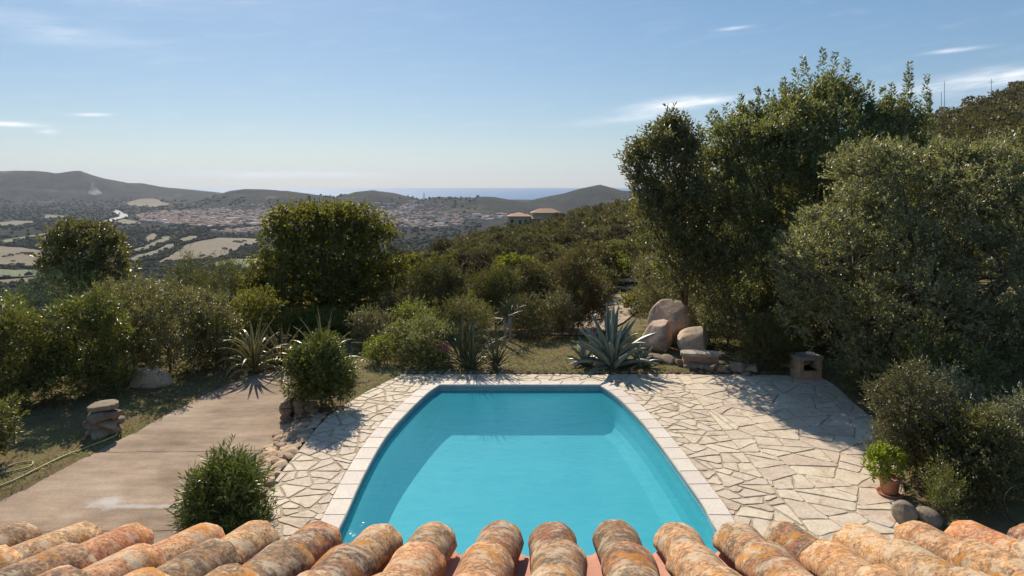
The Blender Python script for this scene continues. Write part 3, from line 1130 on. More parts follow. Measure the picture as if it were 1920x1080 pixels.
    for c, s in stones[300:]:
        me, loc = stone_slab_mesh('tmp', c, 0.0, 0.04, M['flag'], rnd)
        o = len(V)
        V += [(v.co.x + loc[0], v.co.y + loc[1], v.co.z + loc[2]) for v in me.vertices]
        Fc += [tuple(i + o for i in p.vertices) for p in me.polygons]
        bpy.data.meshes.remove(me)
    if V:
        tag(obj('small_flagstones', py_mesh('small_flagstones', V, Fc, M['flag_w']), root), kind='stuff')


def build_pool():
    pool = empty('swimming_pool', (0, 14, 0), 'turquoise swimming pool with curved sides and pale stone coping', 'pool')
    inv = Vector((0, -14, 0))
    n = len(POOL)
    # shell: top band with the wall's shade put into its colour, walls, sloping floor
    V, Fc, idx = [], [], []
    levels = [(-0.01, 0.0), (-0.24, 0.0), (-0.72, 0.0), (-0.87, 0.08), (-0.97, 0.22), (-1.02, 0.45)]
    for z, ins in levels:
        for p in POOL:
            k_ = 1 - ins / 3.4
            V.append(((p[0] - 0.3) * k_ + 0.3, (p[1] - 14.6) * (1 - ins / 6.0) + 0.6, z))
    for r in range(5):
        for k in range(n):
            k2 = (k + 1) % n
            Fc.append((r * n + k, r * n + k2, (r + 1) * n + k2, (r + 1) * n + k))
            idx.append(1 if r == 0 else 0)
    Fc.append(tuple(range(5 * n, 6 * n)))
    idx.append(0)
    obj('basin', py_mesh('basin', V, Fc, [M['pool'], M['band']], idx=idx), pool)
    # coping stones
    curve_in = POOL
    curve_out = COPE
    # near end first index trimmed to the same count
    def run(ci, co, step=0.62):
        d = [0.0]
        for i in range(1, len(ci)):
            d.append(d[-1] + np.linalg.norm(ci[i] - ci[i - 1]))
        m = max(1, round(d[-1] / step))
        d = np.array(d)
        ci, co = np.array(ci), np.array(co)
        for k in range(m):
            a0, a1 = d[-1] * k / m, d[-1] * (k + 1) / m
            ts = np.linspace(a0, a1, 4)
            inn = np.stack([np.interp(ts, d, ci[:, 0]), np.interp(ts, d, ci[:, 1])], 1)
            ou = np.stack([np.interp(ts, d, co[:, 0]), np.interp(ts, d, co[:, 1])], 1)
            # thin joint between stones
            e = (inn[-1] - inn[0])
            e = e / np.linalg.norm(e) * 0.004
            inn[0] += e; ou[0] += e; inn[-1] -= e; ou[-1] -= e
            # small overhang over the water
            ov = (inn - ou)
            ov = ov / np.linalg.norm(ov, axis=1)[:, None] * 0.035
            inn = inn + ov
            c = (inn.mean(0) + ou.mean(0)) / 2
            bm = bmesh.new()
            ring = [tuple(q - c) for q in inn] + [tuple(q - c) for q in ou[::-1]]
            if area(ring) < 0:
                ring = ring[::-1]
            tv = [bm.verts.new((q[0], q[1], 0.025)) for q in ring]
            bv = [bm.verts.new((q[0], q[1], -0.03)) for q in ring]
            bm.faces.new(tv)
            bm.faces.new(bv[::-1])
            for q in range(len(ring)):
                q2 = (q + 1) % len(ring)
                bm.faces.new((tv[q2], tv[q], bv[q], bv[q2]))
            bmesh.ops.recalc_face_normals(bm, faces=bm.faces)
            te = [ed for ed in bm.edges if ed.verts[0] in tv and ed.verts[1] in tv]
            bmesh.ops.bevel(bm, geom=te, offset=0.012, segments=2, affect='EDGES')
            obj('coping_stone', bm_mesh('coping_stone', bm, M['coping']), pool, (c[0], c[1] - 14, random.uniform(-0.002, 0.002)))
    run(lcurve, lout)
    far_i = [lcurve[-1] + (rcurve[0] - lcurve[-1]) * k / 8 for k in range(9)]
    far_o = [lout[-1] + (rout[0] - lout[-1]) * k / 8 for k in range(9)]
    run(far_i, far_o)
    run(rcurve, rout)
    # water surface
    wpoly = [p for p in POOL]
    w = obj('water', poly_sheet('water', wpoly, -0.17, M['water']))
    tag(w, 'rippled turquoise water filling the swimming pool', kind='structure')


M['flag_w'] = stone_mat('flagstone_far', [(0.25, (0.47, 0.37, 0.27)), (0.5, (0.60, 0.49, 0.375)), (0.75, (0.67, 0.565, 0.45))], 1.6, 0.006, 0.8, obj_space=False,
                        spots=(0.40, 0.29, 0.18), rvar=0.1)
build_paving()
build_pool()


# ------------------------------------------------------------------ the house roof in the foreground
def build_roof():
    house = empty('house', (0, 0, -0.3), 'house with a weathered terracotta barrel tile roof edge', 'house')
    PITCH = math.atan(0.317)
    cs, sn = math.cos(PITCH), math.sin(PITCH)
    EY, EZ = 2.62, 4.512                       # eave line of the tile bed
    SK = 0.055                                # the tile rows run slightly to the right of the view axis
    z0 = 0.3
    # walls
    bm = bmesh.new()
    box_bm(bm, (-5.2, -3.0, -0.2), (5.2, 2.28, EZ + z0 - 0.08))
    obj('wall', bm_mesh('wall', bm, M['stucco']), house)
    # roof deck
    bm = bmesh.new()
    a = [(-5.4, EY - 0.02, EZ - 0.07), (5.4, EY - 0.02, EZ - 0.07), (5.4, -3.2, EZ - 0.07 + (EY + 3.2) * sn / cs), (-5.4, -3.2, EZ - 0.07 + (EY + 3.2) * sn / cs)]
    tv = [bm.verts.new((p[0], p[1], p[2] + z0)) for p in a]
    bv = [bm.verts.new((p[0], p[1], p[2] + z0 - 0.07)) for p in a]
    bm.faces.new(tv)
    bm.faces.new(bv[::-1])
    for q in range(4):
        bm.faces.new((tv[(q + 1) % 4], tv[q], bv[q], bv[(q + 1) % 4]))
    bmesh.ops.recalc_face_normals(bm, faces=bm.faces)
    roof = obj('roof', bm_mesh('roof', bm, M['mortar_roof']), house)

    def tile_mesh(nm, r_lo, r_hi, L, thick, sag, seed, mat, flip=False):
        """half barrel; local +Y runs down the slope to the wide end"""
        rr = random.Random(seed)
        ns, nl = 12, 6
        V, Fc = [], []
        for side in (0, 1):
            for j in range(nl + 1):
                t = j / nl
                r = r_hi + (r_lo - r_hi) * t - side * thick
                w = rr.uniform(-0.0015, 0.0015)
                for i in range(ns + 1):
                    a_ = math.pi * (i / ns)
                    ca, sa = math.cos(a_), math.sin(a_)
                    rw = r * (1 + 0.018 * math.sin(3 * a_ + seed) + 0.012 * math.sin(t * 7 + seed)) + w
                    if j in (0, nl):
                        edge = 0.010 * math.sin(i * 1.9 + seed * 2.3) + rr.uniform(-0.005, 0.005)
                    else:
                        edge = 0
                    V.append((rw * 1.04 * ca, L * t + edge * (1 if j else -1), rw * sa * sag * (-1 if flip else 1)))
        row = ns + 1
        off = row * (nl + 1)
        for j in range(nl):
            for i in range(ns):
                q = (j * row + i, j * row + i + 1, (j + 1) * row + i + 1, (j + 1) * row + i)
                Fc.append(q if not flip else q[::-1])
                q2 = tuple(x + off for x in q)
                Fc.append(q2[::-1] if not flip else q2)
            for i in (0, ns):
                q = (j * row + i, (j + 1) * row + i, (j + 1) * row + i + off, j * row + i + off)
                Fc.append(q)
        for i in range(ns):
            for j in (0, nl):
                Fc.append((j * row + i, j * row + i + 1, j * row + i + 1 + off, j * row + i + off))
        bm_ = bmesh.new()
        vs = [bm_.verts.new(v) for v in V]
        for f in Fc:
            bm_.faces.new([vs[i] for i in f])
        bmesh.ops.recalc_face_normals(bm_, faces=bm_.faces)
        return bm_mesh(nm, bm_, mat, smooth=True)

    covers = [tile_mesh('cover_tile', 0.093, 0.074, 0.50, 0.014, 0.92, s, M['cover']) for s in range(9)]
    pans = [tile_mesh('pan_tile', 0.075, 0.095, 0.47, 0.012, 0.62, s + 40, M['pan'], flip=True) for s in range(4)]
    rr = random.Random(11)
    SP, EXPO = 0.236, 0.39
    yaw = -math.atan(SK)
    for c in range(-13, 14):
        cx = 0.170 + c * SP + rr.uniform(-0.008, 0.008)
        nrow = 6
        shift = rr.uniform(-0.05, 0.05)
        for k in range(nrow):
            # down-slope end sits at distance dn up from the eave
            dn = k * EXPO + shift * (1 if k else 0.5)
            end_y = EY + 0.07 - dn * cs
            end_z = EZ + dn * sn + 0.03
            o = obj('cover_tile', covers[rr.randrange(9)], roof)
            L = 0.50
            # origin is the up-slope end
            oy = end_y - L * cs
            oz = end_z + L * sn - 0.0
            ox = cx - SK * (EY - oy)
            o.location = (ox + rr.uniform(-0.006, 0.006), oy, oz + z0 + rr.uniform(-0.004, 0.004) + 0.012)
            # lower end rides over the tile below
            o.rotation_euler = (-PITCH + 0.038 + rr.uniform(-0.015, 0.015), rr.uniform(-0.08, 0.08), yaw + rr.uniform(-0.03, 0.03))
            # pan to the right of this cover
            p = obj('pan_tile', pans[rr.randrange(4)], roof)
            py_ = EY + 0.10 - (k * EXPO * 1.02 + 0.10 * (1 if k else 0)) * cs - L * cs
            p.location = (cx + SP / 2 - SK * (EY - py_), py_, EZ + (EY - py_) * sn / cs + z0 + 0.072)
            p.rotation_euler = (-PITCH + 0.03, rr.uniform(-0.05, 0.05), yaw)


build_roof()


# ------------------------------------------------------------------ foliage machinery
def unit(v):
    return v / np.maximum(np.linalg.norm(v, axis=-1, keepdims=True), 1e-9)


def leaves_np(P, Dv, L, W, r, fold=0.25, droop=0.0):
    """two-triangle folded leaves: base P, direction Dv, length L, width W"""
    n = len(P)
    rv = unit(r.normal(size=(n, 3)) + np.array([0, 0, 0.9]))
    S = unit(np.cross(Dv, rv))
    N = np.cross(S, Dv)
    L = L[:, None]
    W = W[:, None]
    b = P
    tip = P + Dv * L - np.array([0, 0, 1.0]) * L * droop
    mid = P + Dv * L * 0.45
    l = mid - S * W * 0.5 + N * W * fold
    q = mid + S * W * 0.5 + N * W * fold
    V = np.stack([b, q, tip, l], 1).reshape(-1, 3)
    i = np.arange(n)[:, None] * 4
    T = np.concatenate([i + np.array([[0, 1, 2]]), i + np.array([[0, 2, 3]])], 1).reshape(-1, 3)
    return V, T


def crown_np(lobes, nclump, kleaf, leaf, wid, r, shell=0.55, spray=0.35, upw=0.5, fuzz=0.22, seed=0, spread=0.9, droop=0.0, spires=0, spire_len=1.0, minz=None):
    """crown of leafy twigs spread through a union of ellipsoid lobes (cx,cy,cz,rx,ry,rz)"""
    lob = np.array(lobes, float)
    vol = (lob[:, 3] * lob[:, 4] * lob[:, 5]) ** (2 / 3)
    which = r.choice(len(lob), size=int(nclump * 1.7), p=vol / vol.sum())
    u = unit(r.normal(size=(len(which), 3)))
    u[:, 2] = np.where((u[:, 2] < -0.55) & (r.random(len(u)) < 0.6), -u[:, 2], u[:, 2])
    rad = 1 - shell * r.random(len(which)) ** 1.8
    C0 = lob[which, :3]
    R0 = lob[which, 3:]
    nz = snoise(u * 2.6 + which[:, None] * 3.1, seed + 1, 3, 1.7)
    rad = rad * (1 + fuzz * nz)
    P = C0 + u * R0 * rad[:, None]
    # drop points buried deep inside another lobe
    keep = np.ones(len(P), bool)
    for j in range(len(lob)):
        q = np.linalg.norm((P - lob[j, :3]) / lob[j, 3:], axis=1)
        keep &= ~((q < 0.62) & (which != j))
    if minz is not None:
        keep &= P[:, 2] > minz
    P, u, R0 = P[keep][:nclump], u[keep][:nclump], R0[keep][:nclump]
    out = unit(u / R0 * R0.mean(1, keepdims=True))
    Dv = unit(out * 0.8 + np.array([0, 0, upw]) + r.normal(size=P.shape) * 0.45)
    n = len(P)
    t = np.tile((np.arange(kleaf) + 0.5) / kleaf, n)
    Pi = np.repeat(P, kleaf, 0)
    Di = np.repeat(Dv, kleaf, 0)
    slen = np.repeat(spray * r.uniform(0.55, 1.3, n), kleaf)
    radial = r.normal(size=Pi.shape)
    radial = unit(radial - Di * (radial * Di).sum(1, keepdims=True))
    LP = Pi + Di * (t * slen)[:, None] + radial * (0.05 * spray) * r.random(len(Pi))[:, None]
    LD = unit(Di * (0.35 + 0.8 * t[:, None]) + radial * spread)
    L = leaf * r.uniform(0.6, 1.25, len(LP))
    W = wid * r.uniform(0.7, 1.2, len(LP))
    V, T = leaves_np(LP, LD, L, W, r, droop=droop)
    cl = np.repeat(r.random(n), kleaf)
    rn = np.clip(0.45 * cl + 0.55 * r.random(len(LP)) ** 1.2, 0, 1)
    return V, T, np.repeat(rn, 2), P


def add_spires(tips, leaf, wid, r, dens=85):
    """upright leafy shoots: list of (base, top)"""
    Vs, Ts, Rs, o = [], [], [], 0
    for b, tp in tips:
        b, tp = np.array(b, float), np.array(tp, float)
        ln = np.linalg.norm(tp - b)
        n = max(8, int(ln * dens))
        t = np.sort(r.random(n))
        ax = (tp - b) / ln
        rad = r.normal(size=(n, 3))
        rad = unit(rad - ax * (rad @ ax)[:, None])
        w = 0.22 * (1 - t) ** 0.8 + 0.02
        P = b + ax * (t * ln)[:, None] + rad * (w * r.random(n))[:, None]
        D = unit(ax * 0.7 + rad * 0.9)
        V, T = leaves_np(P, D, leaf * r.uniform(0.6, 1.2, n), wid * r.uniform(0.7, 1.2, n), r)
        Vs.append(V)
        Ts.append(T + o)
        o += len(V)
        Rs.append(np.repeat(r.random(n) * 0.8, 2))
    return np.concatenate(Vs), np.concatenate(Ts), np.concatenate(Rs)


def join_np(parts):
    Vs, Ts, Rs, o = [], [], [], 0
    for V, T, R in parts:
        Vs.append(V)
        Ts.append(T + o)
        Rs.append(R)
        o += len(V)
    return np.concatenate(Vs), np.concatenate(Ts), np.concatenate(Rs)


def limbs(base, lobes, r, r0, trunk_h=0.35, twig=None, ntwig=0):
    """trunk from base plus a limb into every lobe, and thin twigs to some clumps"""
    base = Vector(base)
    top = sum((Vector(l[:3]) for l in lobes), Vector()) / len(lobes)
    fork = base.lerp(top, trunk_h)
    parts = [tube([base - Vector((0, 0, 0.15)), base.lerp(fork, 0.5) + Vector((r.uniform(-.06, .06), r.uniform(-.06, .06), 0)), fork], [r0 * 1.25, r0, r0 * 0.85], 8)]
    for l in lobes:
        c = Vector(l[:3])
        m = fork.lerp(c, 0.5) + Vector((r.uniform(-.15, .15), r.uniform(-.15, .15), r.uniform(-.05, .2)))
        parts.append(tube([fork, m, c, c + (c - m) * 0.45], [r0 * 0.7, r0 * 0.45, r0 * 0.25, r0 * 0.08], 6))
    if twig is not None and ntwig:
        cs = np.array([l[:3] for l in lobes])
        for i in r.choice(len(twig), size=min(ntwig, len(twig)), replace=False):
            p = twig[i]
            c = cs[np.argmin(np.linalg.norm(cs - p, axis=1))]
            parts.append(tube([Vector(c).lerp(Vector(p), 0.15), Vector(c).lerp(Vector(p), 0.6) + Vector((0, 0, 0.05)), Vector(p)], [r0 * 0.16, r0 * 0.1, r0 * 0.04], 4, False))
    return merge(parts)


def sublobes(lobes, n, r, lo=0.26, hi=0.44):
    out = []
    for l in lobes:
        out.append((l[0], l[1], l[2], l[3] * 0.78, l[4] * 0.78, l[5] * 0.78))
        for k in range(n):
            u = unit(r.normal(size=3))
            if u[2] < -0.4:
                u[2] = -u[2]
            q = r.uniform(lo, hi)
            m = (l[3] + l[4] + l[5]) / 3
            out.append((l[0] + u[0] * l[3] * (1 - q * 0.55), l[1] + u[1] * l[4] * (1 - q * 0.55), l[2] + u[2] * l[5] * (1 - q * 0.55),
                        0.5 * q * (l[3] + m), 0.5 * q * (l[4] + m), 0.5 * q * (l[5] + m)))
    return out


def plant(name, label, cat, base, lobes, mat, nclump, kleaf, leaf, wid, r0=0.05, seed=1, group=None, spires=None, stem='trunk', crown='crown', ntwig=30, trunk_h=0.35, sub=0, shoots=0, **kw):
    """tree or shrub; lobes are world coordinates"""
    r = np.random.default_rng(seed)
    b = Vector(base)
    o = empty(name, b, label, cat, group)
    loc = [(l[0] - b.x, l[1] - b.y, l[2] - b.z, *l[3:]) for l in lobes]
    V, T, R, P = crown_np(sublobes(loc, sub, r) if sub else loc, nclump, kleaf, leaf, wid, r, seed=seed, minz=0.03, **kw)
    if shoots:
        # upright shoots from the outer, upper clumps
        ctr = np.array([l[:3] for l in loc]).mean(0)
        hi = np.argsort(-(P[:, 2] + 0.35 * np.linalg.norm((P - ctr)[:, :2], axis=1)))[:shoots * 5]
        pick = r.choice(hi, size=shoots, replace=False)
        spires = list(spires or []) + [((p + np.array(b)) - np.array([0, 0, 0.15]), (p + np.array(b)) + np.array([r.uniform(-.25, .25) + 0.12 * (p[0] - ctr[0]) / 2, r.uniform(-.2, .2), r.uniform(0.4, 0.95)])) for p in P[pick]]
    if spires:
        sp = [((a[0] - b.x, a[1] - b.y, a[2] - b.z), (c[0] - b.x, c[1] - b.y, c[2] - b.z)) for a, c in spires]
        V, T, R = join_np([(V, T, R), add_spires(sp, leaf, wid, r)])
    obj(crown, tri_mesh(crown, V, T, mat, R), o)
    v, q = limbs((0, 0, 0), loc, r, r0, trunk_h, P, ntwig)
    obj(stem, py_mesh(stem, v, q, M['bark'], smooth=True), o)
    return o


# ------------------------------------------------------------------ near planting
def build_big_trees():
    D = 27.0
    # tall bay tree
    lob = []
    for x, y, d, rx, rz in ((1540, 295, 27, 125, 100), (1430, 345, 26.5, 110, 110), (1640, 300, 28, 92, 80), (1545, 400, 26.5, 150, 130), (1700, 345, 29, 75, 95),
                            (1380, 470, 26, 105, 120), (1480, 255, 27.5, 66, 68), (1425, 280, 27, 62, 60), (1350, 345, 26.5, 48, 75), (1562, 222, 27.5, 52, 58), (1385, 300, 26.5, 50, 52), (1500, 560, 26, 150, 90), (1620, 480, 26, 130, 130)):
        c = at(x, y, d)
        s = d / F
        lob.append((c.x, c.y, c.z, rx * s, min(rx * s, 2.4), rz * s))
    sp = []
    for x0, y0, x1, y1 in ((1540, 165, 1543, 92), (1520, 175, 1505, 108), (1560, 165, 1566, 100), (1585, 150, 1590, 112), (1480, 200, 1470, 148), (1440, 235, 1418, 165),
                           (1425, 250, 1408, 190), (1455, 215, 1438, 170), (1600, 190, 1610, 140), (1635, 205, 1632, 152), (1680, 220, 1672, 158), (1705, 230, 1706, 118),
                           (1701, 240, 1700, 140), (1737, 230, 1737, 140), (1735, 240, 1741, 175), (1660, 220, 1655, 165), (1350, 240, 1335, 205), (1370, 225, 1362, 196),
                           (1500, 165, 1490, 130), (1330, 270, 1312, 235), (1395, 220, 1388, 178), (1615, 200, 1622, 160), (1690, 235, 1690, 180), (1725, 240, 1722, 190)):
        sp.append((at(x0, y0, D), at(x1, y1, D)))
    plant('bay_tree', 'tallest dark evergreen tree with pointed shoots, right of the boulders', 'tree', (11.4, 27.0, GZ(11.4, 27.0)), lob, M['lf_laurel'], 7200, 15, 0.17, 0.068,
          0.20, 21, spires=sp, spray=0.6, upw=1.2, shell=0.5, fuzz=0.2, ntwig=140, trunk_h=0.3, sub=9, shoots=150)
    # slimmer tree in front-left of it
    lob = []
    for x, y, d, rx, rz in ((1250, 330, 24.9, 60, 85), (1222, 420, 24.7, 58, 85), (1285, 420, 24.7, 70, 95), (1260, 268, 25.1, 32, 42), (1300, 510, 24.5, 90, 80), (1195, 330, 24.9, 26, 45)):
        c = at(x, y, d)
        s = d / F
        lob.append((c.x, c.y, c.z, rx * s, rx * s * 0.9, rz * s))
    sp = [(at(a, b, 24.9), at(c, d, 24.9)) for a, b, c, d in ((1240, 280, 1232, 228), (1262, 270, 1268, 238), (1200, 330, 1176, 290), (1212, 320, 1205, 280), (1285, 300, 1300, 262), (1225, 300, 1214, 262),
                                                            (1195, 350, 1172, 318), (1275, 290, 1284, 246), (1250, 270, 1246, 236))]
    plant('bay_tree', 'slender evergreen tree with airy top, leaning over the boulders', 'tree', (6.9, 26.3, GZ(6.9, 26.3)), lob, M['lf_laurel'], 2100, 14, 0.16, 0.065,
          0.11, 22, spires=sp, spray=0.6, upw=1.2, shell=0.75, fuzz=0.25, ntwig=70, trunk_h=0.25, sub=6, shoots=36)
    # broad rounded holm oak nearer the terrace
    lob = []
    for x, y, d, rx, rz in ((1700, 400, 20, 150, 130), (1600, 500, 19.5, 130, 130), (1830, 405, 20, 140, 112), (1560, 590, 19.9, 90, 70), (1720, 560, 18.6, 150, 140), (1880, 520, 18.5, 150, 150),
                            (1650, 340, 20.5, 70, 62), (1780, 335, 20.5, 75, 50), (1895, 325, 20.5, 80, 50), (1520, 520, 19.5, 62, 80), (1990, 450, 20, 130, 150), (1840, 660, 18.3, 150, 90), (1690, 660, 18.6, 110, 70)):
        c = at(x, y, d)
        s = d / F
        lob.append((c.x, c.y, c.z, rx * s, min(rx * s, 2.0), rz * s))
    plant('holm_oak', 'broad rounded grey-green tree overhanging the paved terrace', 'tree', (11.9, 19.6, GZ(11.9, 19.6)), lob, M['lf_oak'], 8600, 14, 0.105, 0.05,
          0.22, 23, spray=0.36, upw=0.45, shell=0.4, fuzz=0.16, ntwig=160, trunk_h=0.3, sub=12)
    # broad-leaved tree behind the planter
    lob = []
    for x, y, d, rx, rz in ((610, 470, 31.0, 95, 70), (545, 480, 31.0, 58, 62), (680, 490, 31.0, 62, 70), (600, 560, 30.5, 105, 75), (690, 565, 30.8, 60, 60), (530, 565, 30.8, 48, 60), (640, 425, 31.3, 48, 30), (560, 428, 31.3, 44, 28), (705, 440, 31.3, 34, 28), (738, 525, 30.8, 34, 42), (498, 520, 31, 30, 46), (560, 630, 30.4, 70, 46), (665, 630, 30.4, 70, 46), (520, 410, 31.3, 18, 16), (600, 405, 31.4, 22, 14), (672, 408, 31.3, 20, 16)):
        c = at(x, y, d)
        s = d / F
        lob.append((c.x, c.y, c.z, rx * s, min(rx * s, 2.0), rz * s))
    plant('broadleaf_tree', 'round-crowned dark green leafy tree behind the planter shrub', 'tree', (-8.4, 31.2, GZ(-8.4, 31.2)), lob, M['lf_broad'], 2700, 12, 0.19, 0.10,
          0.14, 24, spray=0.65, upw=0.35, shell=0.8, fuzz=0.4, ntwig=70, droop=0.15, sub=5)
    # loquat tree far left
    lob = []
    for x, y, d, rx, rz in ((155, 480, 30, 62, 48), (110, 495, 30, 40, 45), (195, 500, 30, 45, 55), (140, 445, 30.3, 42, 22), (195, 450, 30.3, 20, 28), (160, 545, 29.8, 80, 45), (110, 450, 30.3, 22, 20)):
        c = at(x, y, d)
        s = d / F
        lob.append((c.x, c.y, c.z, rx * s, min(rx * s, 1.6), rz * s))
    plant('loquat_tree', 'brown-tinged glossy-leaved tree standing against the valley fields', 'tree', (-18.6, 30.2, GZ(-18.6, 30.2)), lob, M['lf_loquat'], 800, 12, 0.22, 0.085,
          0.12, 25, spray=0.34, upw=0.5, shell=0.75, fuzz=0.25, ntwig=120, sub=5)


build_big_trees()


def shrub_px(name, label, x, ytop, ybase, d, wpx, mat, nclump, kleaf, leaf, wid, seed, group=None, base_z=None, dep=None, nl=5, **kw):
    """rounded shrub filling a width/height seen at depth d"""
    r = random.Random(seed)
    s = d / F
    c = at(x, ybase, d)
    zb = base_z if base_z is not None else GZ(c.x, d)
    top = CAMH - (ytop - EYE) * s
    h = top - zb
    w = wpx * s / 2
    dep = dep or min(w, 1.6)
    lobes = [(c.x, d, zb + h * 0.46, w * 0.80, dep * 0.85, h * 0.48)]
    for k in range(nl):
        a = k * 2 * math.pi / nl + r.uniform(-.5, .5)
        rr = r.uniform(0.36, 0.48)
        lobes.append((c.x + w * (0.98 - rr) * math.cos(a), d + dep * (0.98 - rr) * math.sin(a), zb + h * r.uniform(0.16, 0.24), w * rr, dep * rr * 1.1, h * 0.22))
    for k in range(nl):
        a = k * 2 * math.pi / nl + r.uniform(-.4, .4)
        rr = r.uniform(0.34, 0.5)
        lobes.append((c.x + w * (1 - rr) * math.cos(a), d + dep * (1 - rr) * math.sin(a), zb + h * r.uniform(0.32, 0.74), w * rr, dep * rr * 1.1, h * r.uniform(0.2, 0.27)))
    lobes.append((c.x + w * r.uniform(-.3, .3), d, zb + h * 0.78, w * 0.45, dep * 0.5, h * 0.22))
    kw.setdefault('sub', 3)
    return plant(name, label, kw.pop('cat', 'shrub'), (c.x, d, zb), lobes, mat, int(nclump * 1.3), kleaf, leaf, wid, kw.pop('r0', 0.035), seed, group, crown='foliage', stem='stem', **kw)


def build_shrubs():
    S = shrub_px
    # left hedge-like shrubs
    S('oleander_bush', 'bright green oleander bush cut by the photo edge beside the lawn', 30, 585, 770, 19.6, 165, M['lf_oleander'], 900, 13, 0.14, 0.040, 31, spray=0.35, upw=0.6, cat='bush')
    S('oleander_bush', 'tall light green oleander bush behind the stone pedestal', 165, 548, 745, 20.8, 180, M['lf_oleander'], 1050, 13, 0.15, 0.042, 32, spray=0.38, upw=0.6, cat='bush')
    S('grey_shrub', 'wide grey-green shrub between the oleanders and striped agave', 320, 525, 705, 23.2, 250, M['lf_grey'], 1500, 13, 0.095, 0.045, 33, spray=0.3, dep=1.7)
    S('grey_shrub', 'olive-green shrub just behind the shaded boulder', 405, 588, 700, 23.6, 120, M['lf_oleander'], 420, 12, 0.10, 0.035, 34, spray=0.3)
    S('leafy_shrub', 'small bright leafy shrub at the grass edge, lower left corner', -5, 752, 850, 15.6, 70, M['lf_oleander'], 170, 10, 0.10, 0.04, 35, spray=0.25)
    S('juniper_shrub', 'very dark green juniper below the loquat tree', 95, 505, 620, 27.0, 175, M['lf_dark'], 1100, 14, 0.075, 0.02, 36, spray=0.4, upw=0.8)
    S('juniper_shrub', 'low dark juniper at the far left behind the oleander', 20, 555, 640, 25.0, 120, M['lf_dark'], 600, 14, 0.075, 0.02, 37, spray=0.38, upw=0.7)
    S('feathery_shrub', 'feathery conifer-like shrub with upright tips, left of broadleaf tree', 350, 478, 620, 33.0, 80, M['lf_pine'], 600, 14, 0.12, 0.03, 38, spray=0.6, upw=1.3)
    S('feathery_shrub', 'wide feathery olive shrub between the fields and the broadleaf tree', 425, 490, 620, 32.0, 135, M['lf_pine'], 900, 14, 0.12, 0.03, 39, spray=0.6, upw=1.3)
    S('lime_shrub', 'small yellow-green sprig topping the grey shrub', 392, 540, 640, 25.5, 60, M['lf_lime'], 130, 10, 0.09, 0.04, 40, spray=0.3)
    # near oleander and planter shrub
    S('oleander_bush', 'small dense oleander growing at the roof edge beside the driveway', 428, 868, 1010, 12.1, 150, M['lf_olea2'], 760, 14, 0.16, 0.026, 41, spray=0.34, upw=0.95, cat='bush', base_z=-0.40, fuzz=0.15)
    S('planter_shrub', 'bushy olive-green shrub in the raised bed between driveway and pool', 606, 632, 775, 18.3, 122, M['lf_olea3'], 1250, 13, 0.10, 0.036, 42, spray=0.34, upw=0.9, base_z=0.02, dep=0.8, fuzz=0.26, nl=7)
    # middle of the garden
    S('clipped_shrub', 'clipped round dark shrub in the middle of the far bed', 787, 597, 682, 22.9, 132, M['lf_laurel'], 800, 12, 0.07, 0.035, 43, spray=0.2, fuzz=0.08)
    S('lime_shrub', 'yellow-green bush peeking over the clipped round shrub', 775, 566, 660, 25.0, 82, M['lf_lime'], 330, 11, 0.09, 0.035, 44, spray=0.3)
    S('leafy_shrub', 'low fresh-green plant beside the grass right of the planter', 708, 638, 690, 22.6, 60, M['lf_lime'], 150, 10, 0.10, 0.03, 45, spray=0.25)
    S('flowering_groundcover', 'low green mat with magenta flowers at the paving edge', 812, 655, 704, 22.35, 95, M['lf_oleander'], 330, 11, 0.05, 0.022, 46, spray=0.16, cat='flowers', nl=6)
    S('leafy_shrub', 'olive bush with yellow tips behind the thin yucca trunks', 1000, 560, 645, 27.0, 120, M['lf_pine'], 600, 13, 0.08, 0.03, 47, spray=0.35)
    S('leafy_shrub', 'round dark bush at the left edge of the sandy track', 1055, 545, 640, 27.5, 75, M['lf_grey'], 420, 13, 0.08, 0.032, 48, spray=0.3)
    S('juniper_shrub', 'tall dark juniper beside the track, behind the agave', 1085, 470, 640, 29.5, 120, M['lf_maquis'], 1100, 14, 0.12, 0.042, 49, spray=0.45, upw=0.9)
    S('juniper_shrub', 'pointed olive conifer behind the clipped shrub', 820, 500, 650, 29.0, 115, M['lf_pine'], 900, 14, 0.13, 0.036, 50, spray=0.55, upw=1.3)
    S('juniper_shrub', 'upright feathery conifer in the middle, behind spiky plants', 930, 508, 650, 30.0, 105, M['lf_pine'], 850, 14, 0.13, 0.036, 51, spray=0.55, upw=1.3)
    S('juniper_shrub', 'dark feathery conifer right of the middle bed', 1010, 500, 650, 31.0, 100, M['lf_maquis2'], 800, 14, 0.13, 0.038, 52, spray=0.55, upw=1.2)
    S('leafy_shrub', 'brownish bush low behind the broadleaf tree', 745, 545, 660, 27.5, 90, M['lf_maquis'], 600, 13, 0.09, 0.03, 53, spray=0.35)
    # right side
    S('grey_shrub', 'grey-green rounded bush behind the boulders', 1245, 470, 620, 30.5, 140, M['lf_grey'], 1100, 13, 0.085, 0.032, 54, spray=0.35)
    S('leafy_shrub', 'dull green bush right of the boulders under the trees', 1365, 540, 665, 25.0, 130, M['lf_oak'], 900, 13, 0.085, 0.036, 55, spray=0.32)
    S('lime_shrub', 'yellow-green bush beside the largest boulder', 1330, 592, 655, 25.6, 55, M['lf_lime'], 170, 10, 0.09, 0.035, 56, spray=0.28)
    S('feathery_shrub', 'soft feathery juniper beside the stone barbecue', 1438, 610, 712, 21.9, 95, M['lf_pine'], 750, 14, 0.10, 0.024, 57, spray=0.5, upw=1.1)
    S('lime_shrub', 'fresh lime-green bush behind the feathery juniper', 1475, 590, 680, 23.4, 90, M['lf_lime'], 300, 11, 0.09, 0.035, 58, spray=0.3)
